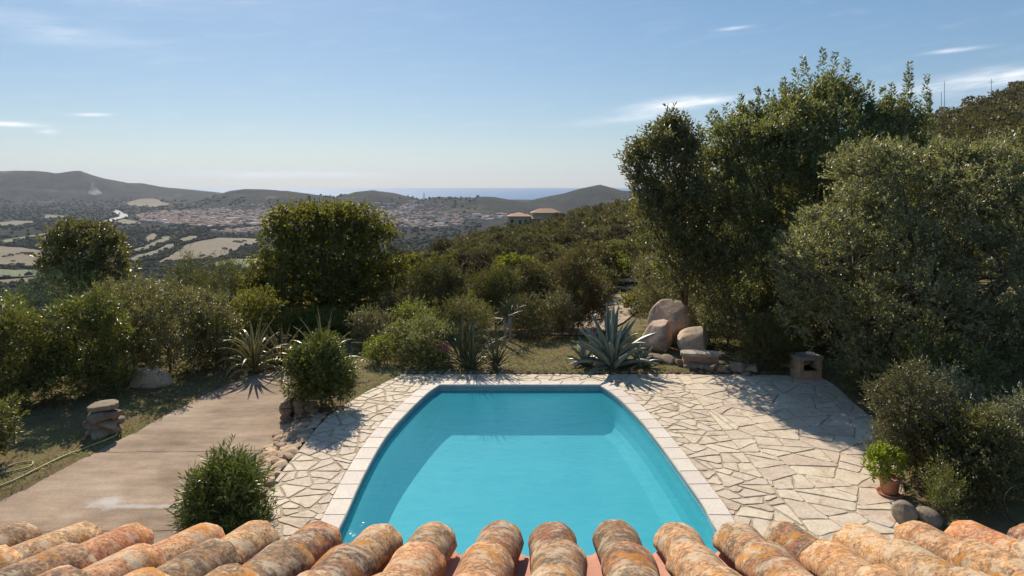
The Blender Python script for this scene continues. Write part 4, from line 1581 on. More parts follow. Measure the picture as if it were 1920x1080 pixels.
    S('leafy_shrub', 'shaded bush tucked between holm oak and terrace edge', 1640, 650, 770, 19.6, 110, M['lf_laurel'], 700, 13, 0.09, 0.04, 59, spray=0.3)
    S('leafy_shrub', 'shaded undergrowth bush below the holm oak crown', 1760, 640, 800, 17.2, 190, M['lf_laurel'], 1000, 13, 0.09, 0.04, 60, spray=0.3)
    S('reddish_shrub', 'grey-green shrub with red-tinged tips beside the potted plant', 1715, 690, 935, 13.9, 160, M['lf_red'], 1250, 13, 0.07, 0.028, 61, spray=0.28, upw=0.6)
    S('silver_shrub', 'silvery pale-leaved shrub below the holm oak at the photo edge', 1895, 745, 960, 13.4, 130, M['lf_silver'], 850, 13, 0.075, 0.028, 62, spray=0.28)
    S('dark_shrub', 'dark green shrub between the reddish and the silvery shrub', 1815, 770, 985, 12.9, 175, M['lf_laurel'], 1250, 13, 0.075, 0.03, 63, spray=0.28)
    S('silver_shrub', 'silver-topped shrub behind the reddish one', 1790, 690, 930, 14.8, 100, M['lf_silver'], 560, 13, 0.07, 0.028, 64, spray=0.3)
    S('conifer_sapling', 'small green conifer sapling next to the rounded rocks', 1768, 885, 985, 12.0, 52, M['lf_oleander'], 130, 14, 0.06, 0.012, 65, spray=0.35, upw=1.2, cat='sapling', nl=3)
    S('grey_shrub', 'tall grey-green shrub filling the gap left of the striped agave', 250, 530, 690, 25.0, 170, M['lf_grey'], 900, 13, 0.10, 0.045, 301, spray=0.34)
    S('leafy_shrub', 'dark leafy bush behind the striped agave', 470, 545, 690, 26.0, 130, M['lf_broad'], 700, 12, 0.10, 0.045, 302, spray=0.34)
    S('leafy_shrub', 'shaded bush low under the broadleaf tree crown', 600, 590, 690, 28.0, 190, M['lf_broad'], 900, 12, 0.11, 0.05, 303, spray=0.34, dep=1.2)
    S('oleander_bush', 'olive bush behind the first oleander, at the left edge', -10, 560, 720, 22.5, 170, M['lf_oleander'], 700, 12, 0.14, 0.04, 304, spray=0.36, cat='bush')
    S('leafy_shrub', 'brown-green bush in front of the valley, between loquat and feathery shrubs', 275, 520, 640, 28.5, 120, M['lf_grey'], 500, 12, 0.1, 0.035, 305, spray=0.36)
    S('feathery_shrub', 'feathery shrub closing the gap right of the wide feathery one', 480, 520, 640, 31.0, 110, M['lf_maquis2'], 600, 13, 0.12, 0.035, 306, spray=0.5, upw=1.1)
    S('leafy_shrub', 'dark bush between the clipped shrub and the yucca trunks', 880, 560, 660, 26.5, 120, M['lf_maquis2'], 650, 13, 0.085, 0.032, 307, spray=0.34)
    S('leafy_shrub', 'brown-green bush at the right foot of the broadleaf tree', 695, 585, 670, 25.4, 85, M['lf_grey'], 420, 12, 0.085, 0.032, 308, spray=0.3)
    for k, (x, yt, yb, d_, w_) in enumerate(((1560, 560, 700, 24.5, 170), (1690, 560, 700, 24.0, 170), (1800, 560, 720, 23.0, 190), (1900, 560, 740, 21.5, 190), (1450, 540, 680, 25.5, 130))):
        S('leafy_shrub', ('shaded shrub behind the barbecue under the tall tree', 'dim shrub deep behind the holm oak trunk', 'dim shrub behind the oak, above the reddish shrub', 'dim shrub at the photo edge behind the silvery shrub', 'shaded shrub between the tall tree and the boulders')[k],
          x, yt, yb, d_, w_, M['lf_laurel'], 600, 12, 0.11, 0.05, 320 + k, spray=0.34, group='shaded shrubs under the trees')
    # magenta flowers as part of the groundcover
    root = [o for o in bpy.data.objects if o.name.startswith('flowering_groundcover')][0]
    r = np.random.default_rng(5)
    n = 110
    P = np.stack([r.uniform(0.15, 0.6, n), r.uniform(-0.5, 0.3, n), r.uniform(0.60, 0.78, n) * 0.9], 1)
    V, T = leaves_np(P, unit(r.normal(size=(n, 3)) + np.array([0, 0, 0.8])), np.full(n, 0.05), np.full(n, 0.045), r)
    obj('blossom', tri_mesh('blossom', V, T, M['pink'], np.repeat(r.random(n), 2)), root)


build_shrubs()


# ------------------------------------------------------------------ agaves and yuccas: every blade its own part
def blade_mesh(name, L, W, bend, mat, thick=0.02, chan=0.35, n=9, margin=False, hook=0.0):
    """a pointed channelled blade along +Y rising to +Z, base at origin"""
    V, Fc, rn = [], [], []
    for i in range(n + 1):
        t = i / n
        ang = bend[0] + (bend[1] - bend[0]) * t ** 1.4
        if i == 0:
            p = [0.0, 0.0]
            V0 = p
        else:
            p = [p[0] + L / n * math.cos(ang), p[1] + L / n * math.sin(ang)]
        w = W * (0.55 + 0.9 * t - 1.25 * t * t) if t < 0.5 else W * (0.6875 + 0.0) * (1 - ((t - 0.5) / 0.5) ** 1.7)
        w = max(w, 0.004)
        nx, nz = -math.sin(ang), math.cos(ang)
        up = chan * w
        th = thick * (1 - 0.8 * t)
        for s, u, k in ((-1, up, 0), (-0.55, up * 0.3, 0), (0, 0, 0), (0.55, up * 0.3, 0), (1, up, 0), (0.5, up * 0.25, -th), (0, 0, -th * 1.6), (-0.5, up * 0.25, -th)):
            V.append((s * w * 0.5, p[0] + nx * (u + k), p[1] + nz * (u + k)))
    for i in range(n):
        for k in range(8):
            k2 = (k + 1) % 8
            Fc.append((i * 8 + k, i * 8 + k2, (i + 1) * 8 + k2, (i + 1) * 8 + k))
            rn.append(1.0 if margin and k in (0, 3, 4, 7) else 0.0)
    Fc.append(tuple(range(8))[::-1])
    rn.append(0)
    me = py_mesh(name, V, Fc, mat, smooth=True)
    a = me.attributes.new('rnd', 'FLOAT', 'FACE')
    a.data.foreach_set('value', np.array(rn, dtype=np.float32))
    return me


def rosette(name, label, cat, base, nb, L, W, mat, seed, el=(20, 85), curl=(-0.5, 0.2), margin=False, chan=0.35, core=0.12, group=None, stem=0.0):
    r = random.Random(seed)
    o = empty(name, base, label, cat, group)
    vars_ = []
    for k in range(6):
        b0 = 0.0
        vars_.append(blade_mesh('leaf', 1.0, W / L, (0.0, curl[0] + (curl[1] - curl[0]) * k / 5), mat, 0.035 * W / 0.2, chan, margin=margin))
    for k in range(nb):
        f = (k + 0.5) / nb
        e = math.radians(el[0] + (el[1] - el[0]) * f ** 0.8) + r.uniform(-0.08, 0.08)
        az = k * 2.39996 + r.uniform(-.2, .2)
        ln = L * r.uniform(0.8, 1.1) * (0.82 + 0.18 * f)
        c = obj('leaf', vars_[min(5, int(f * 6)) if r.random() < 0.7 else r.randrange(6)], o)
        rad = core * (1 - f * 0.8)
        c.location = (-math.sin(az) * rad, math.cos(az) * rad, 0.02 + stem + f * 0.12 * L)
        c.rotation_euler = (e, 0, az)
        c.scale = (ln * r.uniform(0.85, 1.1), ln, ln)
    if stem:
        v, q = tube([(0, 0, -0.1), (0.02, 0, stem * 0.5), (0, 0, stem + 0.12)], [0.065, 0.055, 0.06], 8)
        obj('trunk', py_mesh('trunk', v, q, M['slab'], smooth=True), o)
    else:
        v, q = tube([(0, 0, -0.1), (0, 0, 0.12), (0, 0, 0.25 * L)], [core * 1.2, core * 1.1, core * 0.5], 10)
        obj('core', py_mesh('core', v, q, mat, smooth=True), o)
    return o


def build_agaves():
    g = G(1150, 692, 0.05)
    rosette('agave', 'large blue-grey agave at the far edge of the pool paving', 'agave', (g.x, g.y + 0.2, GZ(g.x, g.y + 0.2)), 34, 1.75, 0.30, M['agave'], 71, el=(8, 86), curl=(-0.95, 0.1), core=0.16)
    for x, y, s, sd in ((1098, 688, 0.55, 72), (1205, 692, 0.6, 73)):
        g = G(x, y, 0.05)
        rosette('agave', 'small agave offset %s the large blue-grey agave' % ('left of' if x < 1150 else 'right of'), 'agave', (g.x, g.y + 0.3, GZ(g.x, g.y + 0.3)), 18, 1.5 * s, 0.17, M['agave'], sd, el=(8, 75), curl=(-0.9, 0.0), core=0.09)
    g = G(470, 705, -0.4)
    rosette('agave', 'yellow-striped arching agave at the left end of the driveway', 'agave', (g.x, g.y + 0.3, GZ(g.x, g.y + 0.3)), 42, 1.75, 0.12, M['variegated'], 74, el=(28, 88), curl=(-2.5, -0.1), margin=True, core=0.14)
    g = G(520, 695, -0.4)
    rosette('agave', 'second yellow-striped agave, lower, next to the planter shrub', 'agave', (g.x, g.y + 0.5, GZ(g.x, g.y + 0.5)), 30, 1.5, 0.13, M['variegated'], 75, el=(15, 85), curl=(-1.7, -0.2), margin=True, core=0.11)
    c = at(605, 660, 21.2)
    rosette('agave', 'striped agave leaves showing above the planter shrub', 'agave', (c.x, c.y, 0.0), 18, 2.0, 0.11, M['variegated'], 76, el=(50, 86), curl=(-1.8, -0.2), margin=True, core=0.1)
    c = at(722, 650, 24.2)
    rosette('yucca', 'pale-edged spiky yucca left of the clipped round shrub', 'yucca', (c.x, c.y, GZ(c.x, c.y)), 26, 1.35, 0.075, M['variegated'], 77, el=(15, 86), curl=(-0.7, 0.0), margin=True, core=0.1)
    for x, y, L, sd, lb in ((885, 692, 1.35, 78, 'dark spiky-leaved plant left in the middle bed'), (930, 690, 1.15, 79, 'spiky-leaved plant in the middle bed below the thin trunks'), (868, 684, 1.7, 80, 'tall thin-leaved spiky plant behind the magenta flowers')):
        g = G(x, y, 0.05)
        rosette('yucca', lb, 'yucca', (g.x, g.y, GZ(g.x, g.y)), 46, L, 0.055, M['spiky'], sd, el=(18, 88), curl=(-0.8, 0.0), core=0.1)
    for x, d, hs, sd, lb in ((946, 25.2, 0.95, 81, 'left of two slim bare yucca trunks with leafy heads in the far bed'), (956, 26.0, 1.1, 82, 'right of two slim bare yucca trunks with leafy heads in the far bed')):
        X = (x - 960) / F * d
        rosette('yucca', lb, 'yucca', (X, d, GZ(X, d)), 34, 0.75, 0.05, M['spiky'], sd, el=(-20, 80), curl=(-0.6, 0.0), core=0.05, stem=hs)


build_agaves()


# ------------------------------------------------------------------ rocks and stonework
def rock_mesh(name, size, mat, seed, sub=3, rough=0.18, cuts=6, cut_d=(0.55, 0.85), smooth=True, fine=0.05):
    r = np.random.default_rng(seed)
    bm = bmesh.new()
    bmesh.ops.create_icosphere(bm, subdivisions=sub, radius=1.0)
    co = np.array([v.co[:] for v in bm.verts])
    for k in range(cuts):
        n = unit(r.normal(size=3))
        d = r.uniform(*cut_d)
        q = co @ n
        over = np.maximum(q - d, 0)
        co = co - np.outer(over * 0.88, n)
    co *= (1 + rough * snoise(co * 1.6, seed, 3)[:, None] + fine * snoise(co * 6, seed + 5, 3)[:, None])
    co *= np.array(size) / np.abs(co).max(0)
    for v, c in zip(bm.verts, co):
        v.co = c
    return bm_mesh(name, bm, mat, smooth)


def slab_mesh(name, hx, hy, hz, mat, seed, rough=0.06):
    r = np.random.default_rng(seed)
    bm = bmesh.new()
    bmesh.ops.create_cube(bm, size=2.0)
    bmesh.ops.subdivide_edges(bm, edges=list(bm.edges), cuts=7, use_grid_fill=True)
    co = np.array([v.co[:] for v in bm.verts])
    ang = np.arctan2(co[:, 1], co[:, 0])
    edge = np.maximum(np.abs(co[:, 0]), np.abs(co[:, 1]))
    pull = 1 - rough * 2.2 * (0.5 + 0.5 * np.sin(ang * 3 + seed)) - rough * np.abs(np.sin(ang * 7 + 2 * seed)) - 0.13 * (np.abs(co[:, 0] * co[:, 1]) > 0.7)
    co[:, :2] *= (1 + (pull - 1) * edge)[:, None]
    co[:, 2] *= 1 + 0.16 * snoise(co[:, :2] * 2.2, seed, 3)
    co[:, 2] -= np.sign(co[:, 2]) * 0.35 * np.maximum(edge - 0.8, 0) * 2
    co *= np.array((hx, hy, hz))
    for v, c in zip(bm.verts, co):
        v.co = c
    return bm_mesh(name, bm, mat)


def build_rocks():
    def boulder(label, x, y, d, rx, rz, ry, seed, rz_=0.0, mat='granite', **kw):
        c = at(x, y, d)
        s = d / F
        o = obj('boulder', rock_mesh('boulder', (rx * s, ry, rz * s), M[mat], seed, 5, 0.06, **kw), loc=c, rot=(0, 0, rz_))
        zb = GZ(c.x, d) if d < 39 else H(c.x, d)
        o.location.z = min(c.z, zb + rz * s * 0.92)
        return tag(o, label, 'boulder', 'granite boulders')
    boulder('largest smooth domed granite boulder at the back of the boulder pile', 1258, 612, 25.9, 47, 50, 0.95, 103, cuts=6, cut_d=(0.55, 0.8), fine=0.03)
    boulder('squarish granite boulder on the left front of the boulder pile', 1234, 632, 24.7, 38, 36, 0.75, 105, cuts=14, cut_d=(0.5, 0.68), fine=0.025)
    boulder('dark-faced granite boulder on the right front of the boulder pile', 1300, 640, 24.4, 39, 31, 0.75, 111, cuts=14, cut_d=(0.48, 0.66), fine=0.025)
    boulder('flat-topped reddish boulder in the shade under the left shrubs', 275, 722, 21.6, 48, 34, 0.6, 115, cuts=8, cut_d=(0.5, 0.8))
    boulder('rounded grey rock by the paving corner, the left of two', 1697, 962, 12.1, 21, 24, 0.24, 121, mat='darkrock', cuts=4)
    boulder('rounded brownish rock by the paving corner, the right of two', 1737, 972, 12.0, 26, 19, 0.24, 122, mat='darkrock', cuts=4)
    # stone bench: slab on a block wall
    g = G(1315, 688, 0.05)
    y0 = g.y + 0.1
    zb = GZ(g.x, y0)
    b = empty('stone_bench', (g.x, y0, zb), 'low stone bench with a flat slab top in front of the boulders', 'bench', rz=-0.09)
    bm = bmesh.new()
    box_bm(bm, (-0.56, -0.16, -0.12), (0.56, 0.2, 0.36), 0.02)
    obj('base', bm_mesh('base', bm, M['rubble']), b)
    me = slab_mesh('seat', 0.68, 0.3, 0.055, M['slab'], 131, 0.03)
    obj('seat', me, b, (0, 0.02, 0.40))
    # low edging of rough stones from the agave to the barbecue
    ed = empty('stone_edging', (5.2, 22.3, 0), 'low irregular row of rough stones edging the bed by the bench', 'stone edging')
    var = [rock_mesh('stone', (0.28, 0.19, 0.13), M['edge'], 140 + k, 3, 0.16, 10, (0.4, 0.7)) for k in range(6)]
    rr = random.Random(5)
    path = [(1215, 676), (1250, 680), (1290, 688), (1330, 694), (1362, 697)]
    for i in range(len(path) - 1):
        for t in (0.1, 0.6):
            x = path[i][0] + (path[i + 1][0] - path[i][0]) * t
            y = path[i][1] + (path[i + 1][1] - path[i][1]) * t
            g = G(x, y, 0.05)
            obj('stone', var[rr.randrange(6)], ed, (g.x - 5.2, g.y - 22.3, GZ(g.x, g.y) + 0.08), (rr.uniform(-.2, .2), rr.uniform(-.2, .2), rr.uniform(0, 6)), rr.uniform(0.8, 1.2))
    for x, y, s in ((1382, 694, 1.5), (1412, 697, 1.2), (1398, 700, 0.9)):
        g = G(x, y, 0.05)
        obj('stone', var[rr.randrange(6)], ed, (g.x - 5.2, g.y - 22.3, GZ(g.x, g.y) + 0.10), (0, 0, rr.uniform(0, 6)), s)
    # thin border of stones along the far edge of the paving
    bd = empty('paving_border', (0, YPAVE + 0.07, 0), 'thin row of small stones along the far edge of the paving', 'stone border')
    x = -3.2
    while x < 9.0:
        w = rr.uniform(0.14, 0.34)
        obj('stone', var[rr.randrange(6)], bd, (x + w / 2, rr.uniform(-0.03, 0.03), rr.uniform(0.0, 0.03)), (0, 0, rr.choice((0, math.pi)) + rr.uniform(-.1, .1)), (w / 0.5, 0.35, 0.42))
        x += w + 0.03
    # stone barbecue with dark fire opening
    g = G(1520, 712, 0.0)
    q = empty('stone_barbecue', (g.x, g.y + 0.35, -0.05), 'small square stone barbecue with a dark opening at the terrace corner', 'barbecue', rz=0.12)
    bm = bmesh.new()
    w, dp, h = 0.36, 0.30, 0.74
    box_bm(bm, (-w, -dp, 0), (w, dp, 0.30), 0.015)
    box_bm(bm, (-w, -dp, 0.30), (-w + 0.14, dp, h - 0.12), 0.01)
    box_bm(bm, (w - 0.14, -dp, 0.30), (w, dp, h - 0.12), 0.01)
    box_bm(bm, (-w + 0.14, dp - 0.1, 0.30), (w - 0.14, dp, h - 0.12), 0.01)
    obj('body', bm_mesh('body', bm, M['rubble']), q)
    bm = bmesh.new()
    box_bm(bm, (-w - 0.04, -dp - 0.04, h - 0.12), (w + 0.04, dp + 0.04, h), 0.02)
    obj('top_slab', bm_mesh('top_slab', bm, M['slab']), q)
    bm = bmesh.new()
    box_bm(bm, (-w + 0.142, -dp + 0.05, 0.302), (w - 0.142, dp - 0.102, 0.33), 0.0)
    obj('hearth', bm_mesh('hearth', bm, M['hearth_dark']), q)
    bm = bmesh.new()
    bmesh.ops.create_uvsphere(bm, u_segments=16, v_segments=8, radius=1.0, matrix=Matrix.Translation((0, -0.05, 0.50)) @ Matrix.Diagonal((0.17, 0.06, 0.075, 1)))
    obj('ash_door', bm_mesh('ash_door', bm, M['slab'], True), q)
    # pedestal of stacked stones with a slab
    g = G(195, 812, -0.36)
    p = empty('stone_pedestal', (g.x, g.y, GZ(g.x, g.y)), 'short pedestal of stacked stones with a flat slab on top, beside the driveway', 'pedestal')
    vs = [rock_mesh('stone', (0.26, 0.22, 0.14), M['edge'], 150 + k, 3, 0.14, 10, (0.4, 0.7)) for k in range(5)]
    for lay in range(3):
        for k in range(4):
            a = k * math.pi / 2 + lay * 0.8
            obj('stone', vs[rr.randrange(4)], p, (0.18 * math.cos(a), 0.18 * math.sin(a), 0.07 + lay * 0.205), (rr.uniform(-.2, .2), rr.uniform(-.2, .2), a + rr.uniform(-.3, .3)), (1.1, 1.15, rr.uniform(0.95, 1.25)))
    me = slab_mesh('slab', 0.37, 0.31, 0.06, M['edge'], 163, 0.07)
    obj('slab', me, p, (0, 0, 0.70), (0.04, -0.05, 0.3))
    # rubble strip stepping down from terrace to driveway
    rs = empty('rubble_strip', (-5.2, 15, -0.2), 'sloping strip of brown rubble stones between driveway and pool paving', 'stone edging')
    vr = [rock_mesh('stone', (0.22, 0.18, 0.075), M['rubble'], 170 + k, 3, 0.15, 12, (0.4, 0.7), smooth=False) for k in range(8)]
    y = 11.0
    while y < 18.0:
        xl = np.interp(y, [8, 11, 13.5, 15.7, 18.2], [-5.35, -5.4, -5.55, -5.75, -5.95])
        xr_ = np.interp(y, [8.6, 12.3, 13.8, 15.6, 17, 18.3], [-4.55, -4.70, -4.80, -4.80, -4.80, -4.62])
        m = 5
        for k in range(m):
            t = (k + rr.uniform(0.25, 0.75)) / m
            X = xl + (xr_ - 0.08 - xl) * t
            Z = -0.34 + 0.33 * t ** 0.8
            obj('stone', vr[rr.randrange(8)], rs, (X + 5.2, y + rr.uniform(-.07, .07) - 15, Z + 0.2), (rr.uniform(-.15, .15), rr.uniform(-.3, .05), rr.uniform(0, 6)), rr.uniform(0.75, 1.15))
        y += 0.24
    # low wall end of the raised bed
    g = G(553, 808, -0.42)
    wl = empty('bed_wall', (-5.72, 18.0, -0.42), 'low rough stone wall retaining the raised bed beside the driveway', 'wall')
    for lay in range(4):
        for k in range(9):
            a = k / 8
            X = -0.02 * k
            obj('stone', vs[rr.randrange(4)], wl, (-0.25 - 0.05 * a + rr.uniform(-.02, .02), a * 2.6, 0.08 + lay * 0.17), (0, 0, math.pi / 2 + rr.uniform(-.15, .15)), (0.75, 0.62, rr.uniform(0.95, 1.15)))
    for lay in range(4):
        for k in range(3):
            obj('stone', vs[rr.randrange(4)], wl, (-0.22 + 0.34 * k, -0.04 + rr.uniform(-.02, .02), 0.08 + lay * 0.17), (0, 0, rr.uniform(-.12, .12)), (0.72, 0.6, rr.uniform(0.95, 1.15)))


build_rocks()


# ------------------------------------------------------------------ pot, hoses, hoop
def build_small():
    g = G(1668, 926, 0.0)
    p = empty('potted_jade_plant', (g.x, g.y, 0.0), 'bright lime-green jade plant in a terracotta pot at the terrace edge', 'potted plant')
    p.scale = (0.88, 0.88, 0.88)
    prof = [(0.0, 0.03), (0.15, 0.03), (0.17, 0.05), (0.205, 0.30), (0.235, 0.31), (0.24, 0.37), (0.215, 0.375), (0.205, 0.34), (0.0, 0.335)]
    V, Fc = [], []
    ns = 24
    for r_, z in prof:
        for k in range(ns):
            a = 2 * math.pi * k / ns
            V.append((r_ * math.cos(a), r_ * math.sin(a), z))
    for i in range(len(prof) - 1):
        for k in range(ns):
            Fc.append((i * ns + k, i * ns + (k + 1) % ns, (i + 1) * ns + (k + 1) % ns, (i + 1) * ns + k))
    obj('pot', py_mesh('pot', V, Fc, M['pot'], True), p)
    V, Fc = [], []
    prof = [(0.0, 0.004), (0.24, 0.004), (0.27, 0.05), (0.255, 0.052), (0.235, 0.022), (0.0, 0.02)]
    for r_, z in prof:
        for k in range(ns):
            a = 2 * math.pi * k / ns
            V.append((r_ * math.cos(a), r_ * math.sin(a), z))
    for i in range(len(prof) - 1):
        for k in range(ns):
            Fc.append((i * ns + k, i * ns + (k + 1) % ns, (i + 1) * ns + (k + 1) % ns, (i + 1) * ns + k))
    obj('saucer', py_mesh('saucer', V, Fc, M['pot'], True), p)
    r = np.random.default_rng(91)
    lob = [(-0.10, 0, 0.68, 0.36, 0.34, 0.30), (-0.30, -0.05, 0.62, 0.2, 0.2, 0.2), (0.12, 0.05, 0.70, 0.24, 0.24, 0.24), (-0.15, 0, 0.85, 0.22, 0.22, 0.16), (-0.25, -0.1, 0.47, 0.16, 0.16, 0.14)]
    V, T, R, P = crown_np(lob, 420, 9, 0.055, 0.04, r, shell=0.5, spray=0.12, upw=0.5, fuzz=0.1, seed=9)
    obj('foliage', tri_mesh('foliage', V, T, M['lf_jade'], R), p)
    v, q = limbs((0, 0, 0.3), lob, r, 0.03, 0.3, P, 12)
    obj('stem', py_mesh('stem', v, q, M['bark'], True), p)

    def hose(label, pts, mat, rad=0.017, name='garden_hose', cat='hose'):
        c = catmull(pts, 8)
        c = [Vector(x) for x in c]
        v, q = tube(c, [rad] * len(c), 8)
        tag(obj(name, py_mesh(name, v, q, mat, True)), label, cat)
    def gp(x, y):
        g_ = G(x, y, -0.36)
        return (g_.x, g_.y, max(GZ(g_.x, g_.y), -0.40 if False else GZ(g_.x, g_.y)) + 0.03)
    hose('yellow-green garden hose lying along the left edge of the driveway', [gp(*q_) for q_ in ((-40, 930), (0, 914), (30, 902), (75, 880), (120, 858), (160, 842), (196, 828), (218, 818), (212, 812), (180, 818))], M['hose'], 0.02)
    hose('second loop of pale hose on the grass at the left edge', [gp(*q_) for q_ in ((-50, 900), (-10, 893), (25, 886), (55, 878), (60, 868), (30, 872), (0, 882), (-30, 880), (-60, 872))], M['hose'], 0.016)
    # hoop half hidden in the shrubs
    c = at(1912, 948, 11.6)
    pts = [(c.x + 0.26 * math.cos(a), c.y + 0.05 * math.sin(a), c.z + 0.30 * math.sin(a)) for a in [k * 2 * math.pi / 28 for k in range(29)]]
    v, q = tube(pts, [0.011] * len(pts), 6, False)
    hp = tag(obj('hose_loop', py_mesh('hose_loop', v, q, M['black'], True)), 'thin grey hose loop hanging in the dark shrubs at lower right', 'hose')


build_small()


# ------------------------------------------------------------------ grass
def build_grass():
    r = np.random.default_rng(55)
    n = 150000
    X = r.uniform(-17, 12, n)
    Y = r.uniform(11.0, 29.0, n)
    nz = snoise(np.stack([X, Y], 1) * 0.9, 61, 4)
    keep = nz > r.uniform(-0.75, 0.6, n)
    keep &= ~in_poly(X, Y, PAVE) & ~in_poly(X, Y, DRIVE)
    keep &= ~((X > -6.0) & (X < -4.4) & (Y < 21.0))
    keep &= ~((X > 6.0) & (Y < 20.5))
    X, Y = X[keep], Y[keep]
    Z = garden_z(X[None, :], Y[None, :])[0]
    ok = Z > -1
    X, Y, Z = X[ok], Y[ok], Z[ok]
    n = len(X)
    P = np.stack([X, Y, Z - 0.01], 1)
    D = unit(r.normal(size=(n, 3)) * np.array([0.55, 0.55, 0.12]) + np.array([0, 0, 0.75]))
    V, T = leaves_np(P, D, 0.10 * r.uniform(0.4, 1.6, n), np.full(n, 0.016), r, droop=0.25)
    rn = np.clip(0.5 + 0.5 * snoise(np.stack([X, Y], 1) * 0.7, 62, 3) * 0.8 + r.normal(size=n) * 0.2, 0, 1)
    o = obj('grass', tri_mesh('grass', V, T, M['grass'], np.repeat(rn, 2)))
    tag(o, 'short dry yellow-green grass beside the driveway and beyond the paving', 'grass', kind='stuff')


build_grass()


# ------------------------------------------------------------------ maquis on the hillside
def blob_np(r, n, leaf, lobes=5, h=1.0):
    lob = [(0, 0, 0.48 * h, 0.8, 0.8, 0.48 * h)]
    for k in range(lobes):
        a = k * 6.283 / lobes + r.uniform(-.5, .5)
        q = r.uniform(0.35, 0.5)
        lob.append(((1 - q) * math.cos(a), (1 - q) * math.sin(a), h * r.uniform(0.3, 0.75), q, q, h * r.uniform(0.22, 0.3)))
    return lob


def build_hillside():
    r = np.random.default_rng(77)
    pr = random.Random(78)
    mats = [M['lf_maquis'], M['lf_maquis2'], M['lf_grey'], M['lf_maquis3'], M['lf_maquis2'], M['lf_pine'], M['lf_broad'], M['lf_maquis']]
    variants = []
    for k in range(8):
        lob = blob_np(r, 0, 0, 5, r.uniform(0.85, 1.15))
        V, T, R, P = crown_np(sublobes(lob, 4, r), 560, 8, 0.085, 0.055, r, shell=0.3, spray=0.09, upw=0.3, fuzz=0.10, seed=200 + k)
        variants.append(tri_mesh('maquis_shrub', V, T, mats[k], R))
    spots = []
    # scatter by depth: (y from, y to)
    tries = 0
    while len(spots) < 2600 and tries < 60000:
        tries += 1
        d = 33 * (345 / 33) ** (r.random() ** 0.75)
        u = r.uniform(-0.30, 0.78)
        x = u * d
        if d < 60 and -0.0 < (x - (2.0 + (d - 28) * 0.22)) < 3.2 and d > 28:      # keep the track open
            continue
        rad = r.uniform(0.9, 2.7) * (1.0 + 0.35 * (d > 120))
        if d < 45:
            rad *= 0.75
        if u < -0.16 and d < 60:
            continue
        # villa clearing
        if abs(x - 11) < 17 and 318 < d < 352:
            continue
        if abs(x - 9) < 15 and 285 < d <= 318:
            rad *= 0.62
        ok = True
        for q in spots:
            if abs(q[0] - x) < 4 and abs(q[1] - d) < 4 and math.hypot(q[0] - x, q[1] - d) < 0.62 * (q[2] + rad):
                ok = False
                break
        if ok:
            spots.append((x, d, rad))
    # right upper slope and ridges behind are covered too
    vis = [s for s in spots if -0.25 < s[0] / s[1] < 0.28]
    vis.sort(key=lambda s: -s[2] / s[1])
    solo = set(vis[:285])
    zs = hfun(np.array([s[0] for s in spots]), np.array([s[1] for s in spots]))
    rest = []
    for s, z in zip(spots, zs):
        if s in solo:
            o = obj('maquis_shrub', variants[pr.randrange(8)], None, (s[0], s[1], z - 0.25), (0, 0, pr.uniform(0, 6.28)), (s[2], s[2], s[2] * pr.uniform(0.85, 1.45)))
            tag(o, 'rounded olive-brown maquis shrub on the hillside below the villa', 'shrub', 'maquis shrubs covering the hillside')
        else:
            rest.append((s, z))
    for nm, lab, lo, hi, mi in (('maquis', 'mass of dark maquis shrubs covering the ridge and upper slope', 0, 2, 0), ('maquis', 'mass of olive maquis shrubs scattered over the ridge and slope', 2, 4, 1)):
        parts = []
        lob = [blob_np(r, 0, 0, 4, 1.0) for _ in range(3)]
        protos = [crown_np(l, 56, 2, 0.34, 0.25, r, shell=0.18, spray=0.1, upw=0.2, fuzz=0.10, seed=300 + i) for i, l in enumerate(lob)]
        for i, (s, z) in enumerate(rest):
            if i % 2 != mi:
                continue
            V, T, R, P = protos[pr.randrange(3)]
            a = pr.uniform(0, 6.28)
            ca, sa = math.cos(a), math.sin(a)
            W = np.stack([(V[:, 0] * ca - V[:, 1] * sa) * s[2] + s[0], (V[:, 0] * sa + V[:, 1] * ca) * s[2] + s[1], V[:, 2] * s[2] * pr.uniform(0.8, 1.35) + z - 0.25], 1)
            parts.append((W, T, np.clip(R * 0.45 + pr.uniform(-0.15, 0.6), 0, 1)))
        V, T, R = join_np(parts)
        tag(obj(nm, tri_mesh(nm, V, T, [M['lf_maquis'], M['lf_maquis2']][mi], R)), lab, 'maquis', kind='stuff')


build_hillside()


# ------------------------------------------------------------------ villa, valley, town
def hip_roof(bm, lo, hi, z, h, ov=0.6):
    x0, y0, x1, y1 = lo[0] - ov, lo[1] - ov, hi[0] + ov, hi[1] + ov
    w, d = x1 - x0, y1 - y0
    k = min(w, d) / 2
    b = [bm.verts.new(p) for p in ((x0, y0, z), (x1, y0, z), (x1, y1, z), (x0, y1, z))]
    c = [bm.verts.new(p) for p in ((x0, y0, z - 0.3), (x1, y0, z - 0.3), (x1, y1, z - 0.3), (x0, y1, z - 0.3))]
    if w >= d:
        a0, a1 = bm.verts.new((x0 + k, (y0 + y1) / 2, z + h)), bm.verts.new((x1 - k, (y0 + y1) / 2, z + h))
        fs = [(b[0], b[1], a1, a0), (b[1], b[2], a1), (b[2], b[3], a0, a1), (b[3], b[0], a0)]
    else:
        a0, a1 = bm.verts.new(((x0 + x1) / 2, y0 + k, z + h)), bm.verts.new(((x0 + x1) / 2, y1 - k, z + h))
        fs = [(b[0], b[1], a0), (b[1], b[2], a1, a0), (b[2], b[3], a1), (b[3], b[0], a0, a1)]
    for f in fs:
        bm.faces.new(f)
    for i in range(4):
        bm.faces.new((b[(i + 1) % 4], b[i], c[i], c[(i + 1) % 4]))
    bm.faces.new(c[::-1])
    bmesh.ops.recalc_face_normals(bm, faces=bm.faces)


